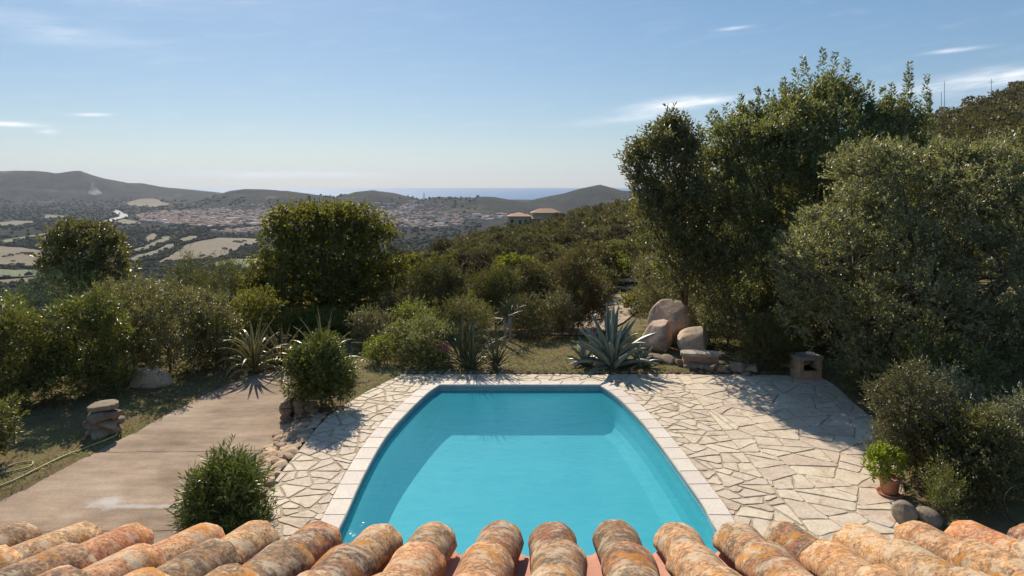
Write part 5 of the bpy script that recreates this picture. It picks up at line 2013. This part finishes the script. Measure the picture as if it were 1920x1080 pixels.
def build_villa():
    d = 330.0
    c = at(985, 416, d)
    o = empty('villa', (c.x, d, c.z), 'ochre villa with terracotta hip roofs on the maquis ridge', 'villa')
    s = d / F
    wings = [((-8.2, -4, -8), (2.0, 5, 2.6), 1.6), ((3.4, 2, -8), (17.0, 10, 4.0), 2.0), ((1.0, -1, -8), (9.5, 4.0, 1.2), 1.2)]
    for lo, hi, h in wings:
        bm = bmesh.new()
        box_bm(bm, lo, hi)
        w = obj('wall', bm_mesh('wall', bm, M['villa_wall']), o)
        bm = bmesh.new()
        hip_roof(bm, lo, hi, hi[2] + 0.31, h)
        obj('roof', bm_mesh('roof', bm, M['villa_roof']), o)
    for x, z, ww, hh in ((-6.4, 0.4, 1.3, 1.9), (-2.6, 0.1, 1.0, 1.8), (0.1, 0.9, 0.9, 0.9)):
        bm = bmesh.new()
        box_bm(bm, (x - ww / 2, -4.06, z - hh / 2), (x + ww / 2, -3.9, z + hh / 2))
        win = obj('window', bm_mesh('window', bm, M['glass']), o)
        bm = bmesh.new()
        for a_, b_ in (((x - ww / 2 - 0.12, -4.1, z - hh / 2 - 0.1), (x - ww / 2 - 0.002, -3.98, z + hh / 2 + 0.1)), ((x + ww / 2 + 0.002, -4.1, z - hh / 2 - 0.1), (x + ww / 2 + 0.12, -3.98, z + hh / 2 + 0.1))):
            box_bm(bm, a_, b_)
        obj('frame', bm_mesh('frame', bm, M['villa_wall']), win)
    bm = bmesh.new()
    box_bm(bm, (-0.9, 2.0, 3.6), (0.0, 2.8, 5.4))
    obj('chimney', bm_mesh('chimney', bm, M['villa_wall']), o)


def crop4(p):
    return (160 + p[0] / 4.8, 340 + p[1] / 4.8)


def crop8(p):
    return (p[0] / 4.8, 300 + p[1] / 4.8)


def crop1(p):
    return (p[0] / 3.0, 280 + p[1] / 3.0)


FIELDS = []


def build_valley():
    r = np.random.default_rng(91)
    pr = random.Random(92)
    ZF = PLAIN + 2.6
    fields = [
        ('field_tan', 'large tan stubble field between dark hedgerows left of broadleaf tree', [crop4(p) for p in ((860, 610), (900, 575), (1010, 540), (1200, 506), (1430, 510), (1600, 520), (1500, 565), (1370, 615), (1250, 665), (1150, 690), (900, 720), (640, 735), (770, 660))]),
        ('field_pale', 'long pale field strip nearest the dark wood, middle of the valley', [crop4(p) for p in ((330, 645), (540, 580), (690, 500), (810, 490), (700, 560), (560, 610), (340, 660))]),
        ('field_pale', 'long pale field strip below the first one in the valley', [crop4(p) for p in ((350, 715), (480, 660), (640, 622), (730, 565), (850, 560), (750, 610), (600, 660), (460, 720), (380, 745))]),
        ('field_pale', 'small grass field wedged above the large stubble field', [crop4(p) for p in ((830, 545), (860, 515), (940, 490), (1050, 495), (960, 525))]),
        ('field_tan', 'small brown clearing at the edge of the dark wood', [crop4(p) for p in ((545, 500), (600, 470), (660, 475), (640, 520), (560, 540))]),
        ('field_green', 'bright green meadow below the large stubble field', [crop4(p) for p in ((1120, 760), (1200, 715), (1320, 698), (1620, 690), (1640, 780), (1400, 785), (1250, 780))]),
        ('field_tan', 'tan field at the far left behind the loquat tree', [crop1(p) for p in ((-200, 530), (0, 545), (120, 552), (250, 572), (240, 600), (225, 655), (100, 650), (-200, 640))]),
        ('field_green', 'green meadow at the far left below the tan field', [crop1(p) for p in ((-200, 675), (0, 675), (215, 680), (200, 708), (90, 715), (-200, 722))]),
        ('field_tan', 'bare brownish field at the far left edge above the juniper', [crop1(p) for p in ((-200, 735), (0, 735), (210, 716), (210, 745), (90, 760), (-200, 770))]),
        ('field_green', 'thin pale green field strip crossing the left valley', [crop8(p) for p in ((-200, 745), (0, 726), (200, 690), (430, 652), (440, 664), (250, 700), (90, 737), (-200, 765))]),
        ('field_pale', 'pale patch of pasture beside the curved white road', [crop8(p) for p in ((980, 570), (1110, 530), (1250, 550), (1270, 572), (1130, 580))]),
        ('field_pale', 'scrubby pasture in the far left valley', [crop8(p) for p in ((-100, 590), (0, 560), (130, 545), (330, 550), (300, 580), (100, 590))]),
        ('field_pale', 'narrow pasture patch left of the white road', [crop8(p) for p in ((370, 520), (420, 495), (590, 500), (580, 515), (440, 525))]),
        ('field_tan', 'ochre hillside pasture above the town', [crop8(p) for p in ((1130, 405), (1250, 395), (1420, 400), (1530, 412), (1420, 430), (1250, 432))]),
        ('field_tan', 'sandy farm track crossing below the stubble field', [crop4(p) for p in ((400, 800), (600, 775), (860, 735), (1160, 728), (1160, 742), (870, 752), (640, 790), (420, 815))]),
    ]
    for m, lab, poly in fields:
        # subdivide outline so it hugs the gently rolling plain; soften corners
        P2 = []
        n = len(poly)
        for i in range(n):
            a, b = np.array(poly[i]), np.array(poly[(i + 1) % n])
            for t in (0.0, 0.34, 0.67):
                P2.append(a + (b - a) * t + r.normal(size=2) * 0.35)
        hill = 'hillside pasture' in lab
        W = []
        for p in P2:
            g = G(p[0], p[1], ZF)
            W.append((g.x, g.y))
        FIELDS.append(poly)
        if hill:
            V = [(x, y, H(x, y) + 6) for x, y in W]
            cx, cy = np.mean([w[0] for w in W]), np.mean([w[1] for w in W])
            V.append((cx, cy, H(cx, cy) + 8))
            k = len(W)
            me = py_mesh('field', V, [(i, (i + 1) % k, k) for i in range(k)], M[m])
        else:
            me = poly_sheet('field', W, ZF, M[m])
        tag(obj('field', me), lab, kind='structure')
    # white curved road
    ctr = [crop8(p) for p in ((560, 600), (750, 581), (880, 575), (980, 547), (1060, 523), (1112, 508), (1108, 492), (1080, 481), (1050, 460), (1010, 448))]
    ctr = [G(p[0], p[1], ZF + 0.6) for p in ctr]
    ctr = catmull([(p.x, p.y) for p in ctr], 6)
    L, R = offset_line(ctr, 15, 1), offset_line(ctr, 15, -1)
    V, Fc = [], []
    for k in range(len(ctr)):
        V += [(L[k][0], L[k][1], ZF + 0.8), (R[k][0], R[k][1], ZF + 0.8)]
        if k:
            Fc.append((2 * k - 2, 2 * k - 1, 2 * k + 1, 2 * k))
    tag(obj('road', py_mesh('road', V, Fc, M['far_road'])), 'pale road curving through the left valley', kind='structure')

    town_polys = [[crop4(p) for p in ((450, 320), (640, 280), (1050, 262), (1600, 258), (2000, 250), (2700, 190), (2900, 215), (3000, 240), (2900, 300), (2400, 330), (2000, 370), (1640, 400), (1100, 420), (700, 390), (500, 372))],
                  [(690, 405), (760, 392), (860, 400), (870, 425), (800, 432), (720, 428)],
                  [(860, 400), (950, 400), (1000, 404), (940, 414), (870, 420)],
                  [crop4(p) for p in ((1150, 470), (1380, 440), (1640, 420), (1640, 470), (1300, 490))]]
    counts = [1500, 330, 60, 60]
    # woods ---------------------------------------------------------
    ico = bmesh.new()
    bmesh.ops.create_icosphere(ico, subdivisions=1, radius=1.0)
    IV = np.array([v.co[:] for v in ico.verts])
    IT = np.array([[v.index for v in f.verts] for f in ico.faces])
    ico.free()
    n = 17000
    px = r.uniform(-120, 900, n)
    py = 383 + (575 - 383) * r.random(n) ** 1.15
    D = F * (CAMH - PLAIN) / (py - EYE)
    X = (px - 960) / F * D
    keep = np.ones(n, bool)
    for poly in FIELDS:
        keep &= ~in_poly(px, py, poly)
    for poly in town_polys:
        keep &= ~(in_poly(px, py, poly) & (r.random(n) < 0.86))
    gaps = snoise(np.stack([X, D], 1) * 0.006, 31, 4)
    keep &= gaps > r.uniform(-0.95, 0.05, n)
    keep &= ~((px > 120) & (px < 240) & (py > 396) & (py < 424) & (np.abs(py - np.interp(px, [120, 156, 183, 204, 221, 232], [426, 421, 420, 414, 409, 406])) < 3.0))
    X, D = X[keep], D[keep]
    Z = hfun(X, D)
    ok = (Z < PLAIN + 60) & (Z > PLAIN - 3)
    X, D, Z = X[ok], D[ok], Z[ok]
    # hedgerow lines between the fields
    hedges = [[crop4(p) for p in q] for q in (
        ((330, 665), (450, 640), (600, 612), (680, 580), (760, 535), (840, 500), (920, 482), (1100, 482)),
        ((470, 725), (640, 670), (770, 620), (850, 565), (950, 545), (1060, 515), (1150, 495), (1400, 500), (1640, 505)),
        ((620, 690), (720, 680), (770, 650), (860, 600)), ((780, 610), (870, 600)), ((400, 750), (560, 745), (640, 750), (860, 720), (1000, 700), (1150, 705), (1260, 675)),
        ((1260, 690), (1300, 650), (1420, 620), (1540, 580), (1640, 540)), ((1280, 665), (1420, 645), (1600, 610)), ((400, 790), (600, 800), (740, 760), (1100, 740), (1250, 700)), ((660, 470), (680, 510), (600, 540), (520, 580), (330, 600)))]
    hx, hd = [], []
    for line in hedges:
        for i in range(len(line) - 1):
            a, b = np.array(line[i]), np.array(line[i + 1])
            m = int(np.linalg.norm(b - a) * 1.9) + 1
            for k in range(m):
                p = a + (b - a) * r.random() + r.normal(size=2) * np.array([1.2, 1.0])
                g = G(p[0], p[1], ZF)
                hx.append(g.x)
                hd.append(g.y)
    hx, hd = np.array(hx), np.array(hd)
    hz = hfun(hx, hd)
    for nm, lab, xx, dd, zz, rad in (('woodland', 'dark woods and scrub filling the valley floor', X, D, Z, (3.0, 6.5)), ('hedgerow', 'dark hedgerow trees bordering the valley fields', hx, hd, hz, (2.2, 4.6))):
        k = len(xx)
        R0 = r.uniform(*rad, k) * (0.62 + dd / 5000.0)
        jit = 1 + 0.28 * r.normal(size=(k, len(IV)))
        V = IV[None] * jit[:, :, None] * np.stack([R0, R0, R0 * 0.85], 1)[:, None, :] + np.stack([xx, dd, zz + R0 * 0.5], 1)[:, None, :]
        T = (IT[None] + (np.arange(k) * len(IV))[:, None, None]).reshape(-1, 3)
        rn = np.repeat(np.clip(r.random(k), 0, 1), len(IT))
        tag(obj(nm, tri_mesh(nm, V.reshape(-1, 3), T, M['lf_wood'], rn, smooth=True)), lab, nm, kind='stuff')
    # single field trees
    tm = []
    for k in range(4):
        lob = blob_np(r, 0, 0, 4, 0.9)
        V, T, R, P = crown_np(lob, 90, 6, 0.2, 0.13, r, shell=0.4, spray=0.16, upw=0.5, fuzz=0.15, seed=400 + k)
        tm.append(tri_mesh('field_tree', V, T, M['lf_wood'], R))
    spots = [crop4(p) for p in ((1345, 545), (1375, 550), (1400, 552), (1430, 540), (1145, 655), (1040, 675), (1055, 668), (1255, 615), (690, 495), (520, 590), (655, 600), (635, 605), (500, 690), (530, 700), (1290, 755), (1390, 760))] + \
            [crop1(p) for p in ((100, 590), (125, 585), (150, 590), (175, 592), (25, 605), (75, 630), (60, 600))]
    for p in spots:
        g = G(p[0], p[1], ZF)
        o = obj('field_tree', tm[pr.randrange(4)], None, (g.x, g.y, H(g.x, g.y) + 0.5), (0, 0, pr.uniform(0, 6)), pr.uniform(4.0, 6.5))
        tag(o, 'small dark tree in the tan field at the far left' if p[0] < 70 else 'small dark tree in the striped fields left of the broadleaf tree', 'tree', 'single trees in the valley fields')
    # town houses -----------------------------------------------------
    def house_mesh(w, d, h, rh, wm, flat=False):
        bm = bmesh.new()
        box_bm(bm, (-w / 2, -d / 2, -6), (w / 2, d / 2, h))
        nf = len(bm.faces)
        if not flat:
            hip_roof(bm, (-w / 2, -d / 2), (w / 2, d / 2), h + 0.31, rh, 0.4)
        bm.faces.ensure_lookup_table()
        for i, f in enumerate(bm.faces):
            f.material_index = 0 if i < nf else 1
        return bm_mesh('town_house', bm, [wm, M['town_roof']])
    hm = [house_mesh(14, 10, 5, 2.4, M['town_wall']), house_mesh(12, 10, 6, 2.2, M['town_pink']), house_mesh(20, 11, 6, 2.6, M['town_pink']), house_mesh(12, 12, 8, 2.0, M['town_wall']),
          house_mesh(26, 16, 7, 0, M['town_white'], True), house_mesh(16, 10, 5, 2.4, M['town_pink']), house_mesh(15, 12, 7, 2.2, M['town_white'])]
    wts = [0.24, 0.24, 0.12, 0.12, 0.04, 0.18, 0.06]
    recs = []
    for poly, cnt in zip(town_polys, counts):
        xs, ys = [p[0] for p in poly], [p[1] for p in poly]
        k = 0
        while k < cnt:
            x, y = r.uniform(min(xs), max(xs)), r.uniform(min(ys), max(ys))
            if in_poly([x], [y], poly)[0]:
                g = G(x, y, PLAIN)
                recs.append((g.x, g.y))
                k += 1
    hz = hfun(np.array([q[0] for q in recs]), np.array([q[1] for q in recs]))
    recs, hz = zip(*[(q, z) for q, z in zip(recs, hz) if z < PLAIN + 34])
    items = []
    for (x, y), z in zip(recs, hz):
        # raised ground hides what it should; put houses on it
        items.append((x, y, z, r.choice(len(hm), p=wts), pr.choice((0, 0.35, -0.2, 1.57, 1.2)), pr.uniform(0.85, 1.25)))
    vis = [it for it in items if not (490 < 960 + it[0] / it[1] * F < 738) or it[1] > 3000]
    vis.sort(key=lambda it: it[1])
    solo = set(id(it) for it in vis[:290])
    V, Fc, idx = [], [], []
    for it in items:
        x, y, z, v, a, s = it
        if id(it) in solo:
            o = obj('town_house', hm[v], None, (x, y, z), (0, 0, a), s)
            tag(o, 'small plastered house with tiled roof in the valley town', 'house', 'houses of the valley town')
        else:
            me = hm[v]
            ca, sa = math.cos(a) * s, math.sin(a) * s
            o_ = len(V)
            V += [(q.co.x * ca - q.co.y * sa + x, q.co.x * sa + q.co.y * ca + y, q.co.z * s + z) for q in me.vertices]
            for p in me.polygons:
                Fc.append(tuple(i + o_ for i in p.vertices))
                idx.append({0: 0, 3: 0, 1: 1, 2: 1, 5: 1, 4: 2, 6: 2}[v] if p.material_index == 0 else 3)
    tag(obj('town', py_mesh('town', V, Fc, [M['town_wall'], M['town_pink'], M['town_white'], M['town_roof']], idx=idx)), 'dense pinkish rooftops of the valley town in front of the hills', 'town', kind='stuff')


def lattice_mast(name, label, base, h, w):
    V, Q = [], []
    parts = []
    b = Vector(base)
    for sx, sy in ((-1, -1), (1, -1), (1, 1), (-1, 1)):
        parts.append(tube([b + Vector((sx * w, sy * w, -1)), b + Vector((sx * w * 0.15, sy * w * 0.15, h))], [w * 0.13] * 2, 4))
    for k in range(6):
        z = h * k / 6
        q = w * (1 - 0.85 * k / 6)
        parts.append(tube([b + Vector((-q, -q, z)), b + Vector((q, -q, z + h / 6))], [w * 0.07] * 2, 4))
        parts.append(tube([b + Vector((q, q, z)), b + Vector((-q, q, z + h / 6))], [w * 0.07] * 2, 4))
    parts.append(tube([b + Vector((-w * 1.6, 0, h * 0.82)), b + Vector((w * 1.6, 0, h * 0.82))], [w * 0.1] * 2, 4))
    v, q = merge(parts)
    tag(obj(name, py_mesh(name, v, q, M['steel'])), label, 'mast')


def build_far_details():
    g = at(795, 377, 3600)
    lattice_mast('lattice_mast', 'thin lattice mast on the low hill in front of the sea', (g.x, g.y, H(g.x, g.y)), 40, 5)
    for x, yb, yt, lab in ((1771, 200, 152, 'tallest thin mast on the right hilltop'), (1765, 202, 172, 'short thin mast beside the tallest one on the right hill'), (1859, 166, 148, 'small cross-shaped mast on the right ridge')):
        d = 329.0
        p = at(x, yb, d)
        s = d / F
        z0 = H(p.x, d)
        top = CAMH - (yt - EYE) * s
        v, q = merge([tube([(p.x, d, z0 - 0.5), (p.x, d, top)], [0.16, 0.09], 6), tube([(p.x - (0.3 if x != 1859 else 1.2), d, top - 1.5), (p.x + (0.3 if x != 1859 else 1.2), d, top - 1.5)], [0.09, 0.09], 5)])
        tag(obj('antenna_mast', py_mesh('antenna_mast', v, q, M['steel'])), lab, 'mast')
    # power pole and two sagging wires over the hillside
    p = at(1074, 478, 120)
    z0 = H(p.x, 120)
    top = CAMH - (452 - EYE) / F * 120
    pole = empty('power_pole', (p.x, 120, z0), 'pale wooden power pole half hidden in the hillside shrubs', 'power pole')
    v, q = tube([(0, 0, -0.5), (0, 0, top - z0)], [0.16, 0.11], 8)
    obj('post', py_mesh('post', v, q, M['slab']), pole)
    v, q = tube([(-0.9, 0, top - z0 - 0.4), (0.9, 0, top - z0 - 0.4)], [0.07, 0.07], 6)
    obj('crossarm', py_mesh('crossarm', v, q, M['slab']), pole)
    A, B = at(1225, 455, 90), at(820, 520, 75)
    for k, lab in ((0, 'upper power line sagging across the hillside'), (1, 'lower power line sagging across the hillside')):
        pts = []
        for i in range(25):
            t = i / 24
            q_ = A.lerp(B, t)
            pts.append((q_.x, q_.y, q_.z - k * 0.55 - 1.0 * 4 * t * (1 - t)))
        v, q = tube(pts, [0.022] * 25, 4, False)
        tag(obj('power_line', py_mesh('power_line', v, q, M['steel'])), lab, 'power line', 'power lines')


build_villa()
build_valley()
build_far_details()


# ------------------------------------------------------------------ smoke and haze
def build_air():
    m = bpy.data.materials.new('smoke_volume')
    m.use_nodes = True
    t = m.node_tree
    t.nodes.clear()
    out = t.nodes.new('ShaderNodeOutputMaterial')
    v = nd(t, 'ShaderNodeVolumePrincipled')
    v.inputs['Color'].default_value = (0.95, 0.95, 0.97, 1)
    tc = objc(t)
    nn = noise_n(t, 0.035, 4, 0.6, tc)
    sp = nd(t, 'ShaderNodeSeparateXYZ')
    t.links.new(tc, sp.inputs[0])
    fall = mth(t, 'POWER', mth(t, 'SUBTRACT', 1.0, mth(t, 'DIVIDE', mth(t, 'ADD', sp.outputs[2], 16.0), 150.0, None, True), None, True), 3.0)
    dn = mth(t, 'MULTIPLY', mth(t, 'MULTIPLY_ADD', nn, 3.0, -1.0, True), fall)
    t.links.new(mth(t, 'MULTIPLY', dn, 0.035), v.inputs['Density'])
    t.links.new(v.outputs[0], out.inputs['Volume'])
    c = at(179, 364, 4300)
    parts = []
    for dx, dz, rx, rz in ((0, 0, 26, 14), (8, 22, 22, 16), (4, 44, 15, 20)):
        parts.append((dx, dz, rx, rz))
    bm = bmesh.new()
    # one closed plume: revolve a radius profile round a leaning axis
    prof = [(-16, 8), (-8, 30), (0, 38), (10, 34), (20, 24), (36, 17), (60, 16), (90, 18), (130, 10)]
    ns = 14
    V, Fc = [], []
    for i, (z, rr_) in enumerate(prof):
        for k in range(ns):
            a = 2 * math.pi * k / ns
            w = 1 + 0.22 * math.sin(3 * a + i)
            V.append((rr_ * w * math.cos(a) - 0.25 * z, rr_ * w * math.sin(a), z))
    for i in range(len(prof) - 1):
        for k in range(ns):
            Fc.append((i * ns + k, i * ns + (k + 1) % ns, (i + 1) * ns + (k + 1) % ns, (i + 1) * ns + k))
    Fc.append(tuple(range(ns))[::-1])
    Fc.append(tuple((len(prof) - 1) * ns + k for k in range(ns)))
    bm.free()
    tag(obj('smoke', py_mesh('smoke', V, Fc, m, True), None, (c.x, c.y, c.z + 8)), 'small plume of white smoke rising from the distant hillside', 'smoke', kind='stuff')
    # haze: an even, thin volume round everything
    m = bpy.data.materials.new('haze_volume')
    m.use_nodes = True
    t = m.node_tree
    t.nodes.clear()
    out = t.nodes.new('ShaderNodeOutputMaterial')
    v = nd(t, 'ShaderNodeVolumePrincipled')
    v.inputs['Color'].default_value = (0.74, 0.83, 1.0, 1)
    v.inputs['Density'].default_value = 4.0e-5
    v.inputs['Anisotropy'].default_value = 0.2
    t.links.new(v.outputs[0], out.inputs['Volume'])
    bm = bmesh.new()
    box_bm(bm, (-24000, -24000, -215), (24000, 24000, 420))
    tag(obj('haze', bm_mesh('haze', bm, m)), 'thin bluish haze over the valley and sea', 'haze', kind='stuff')


build_air()
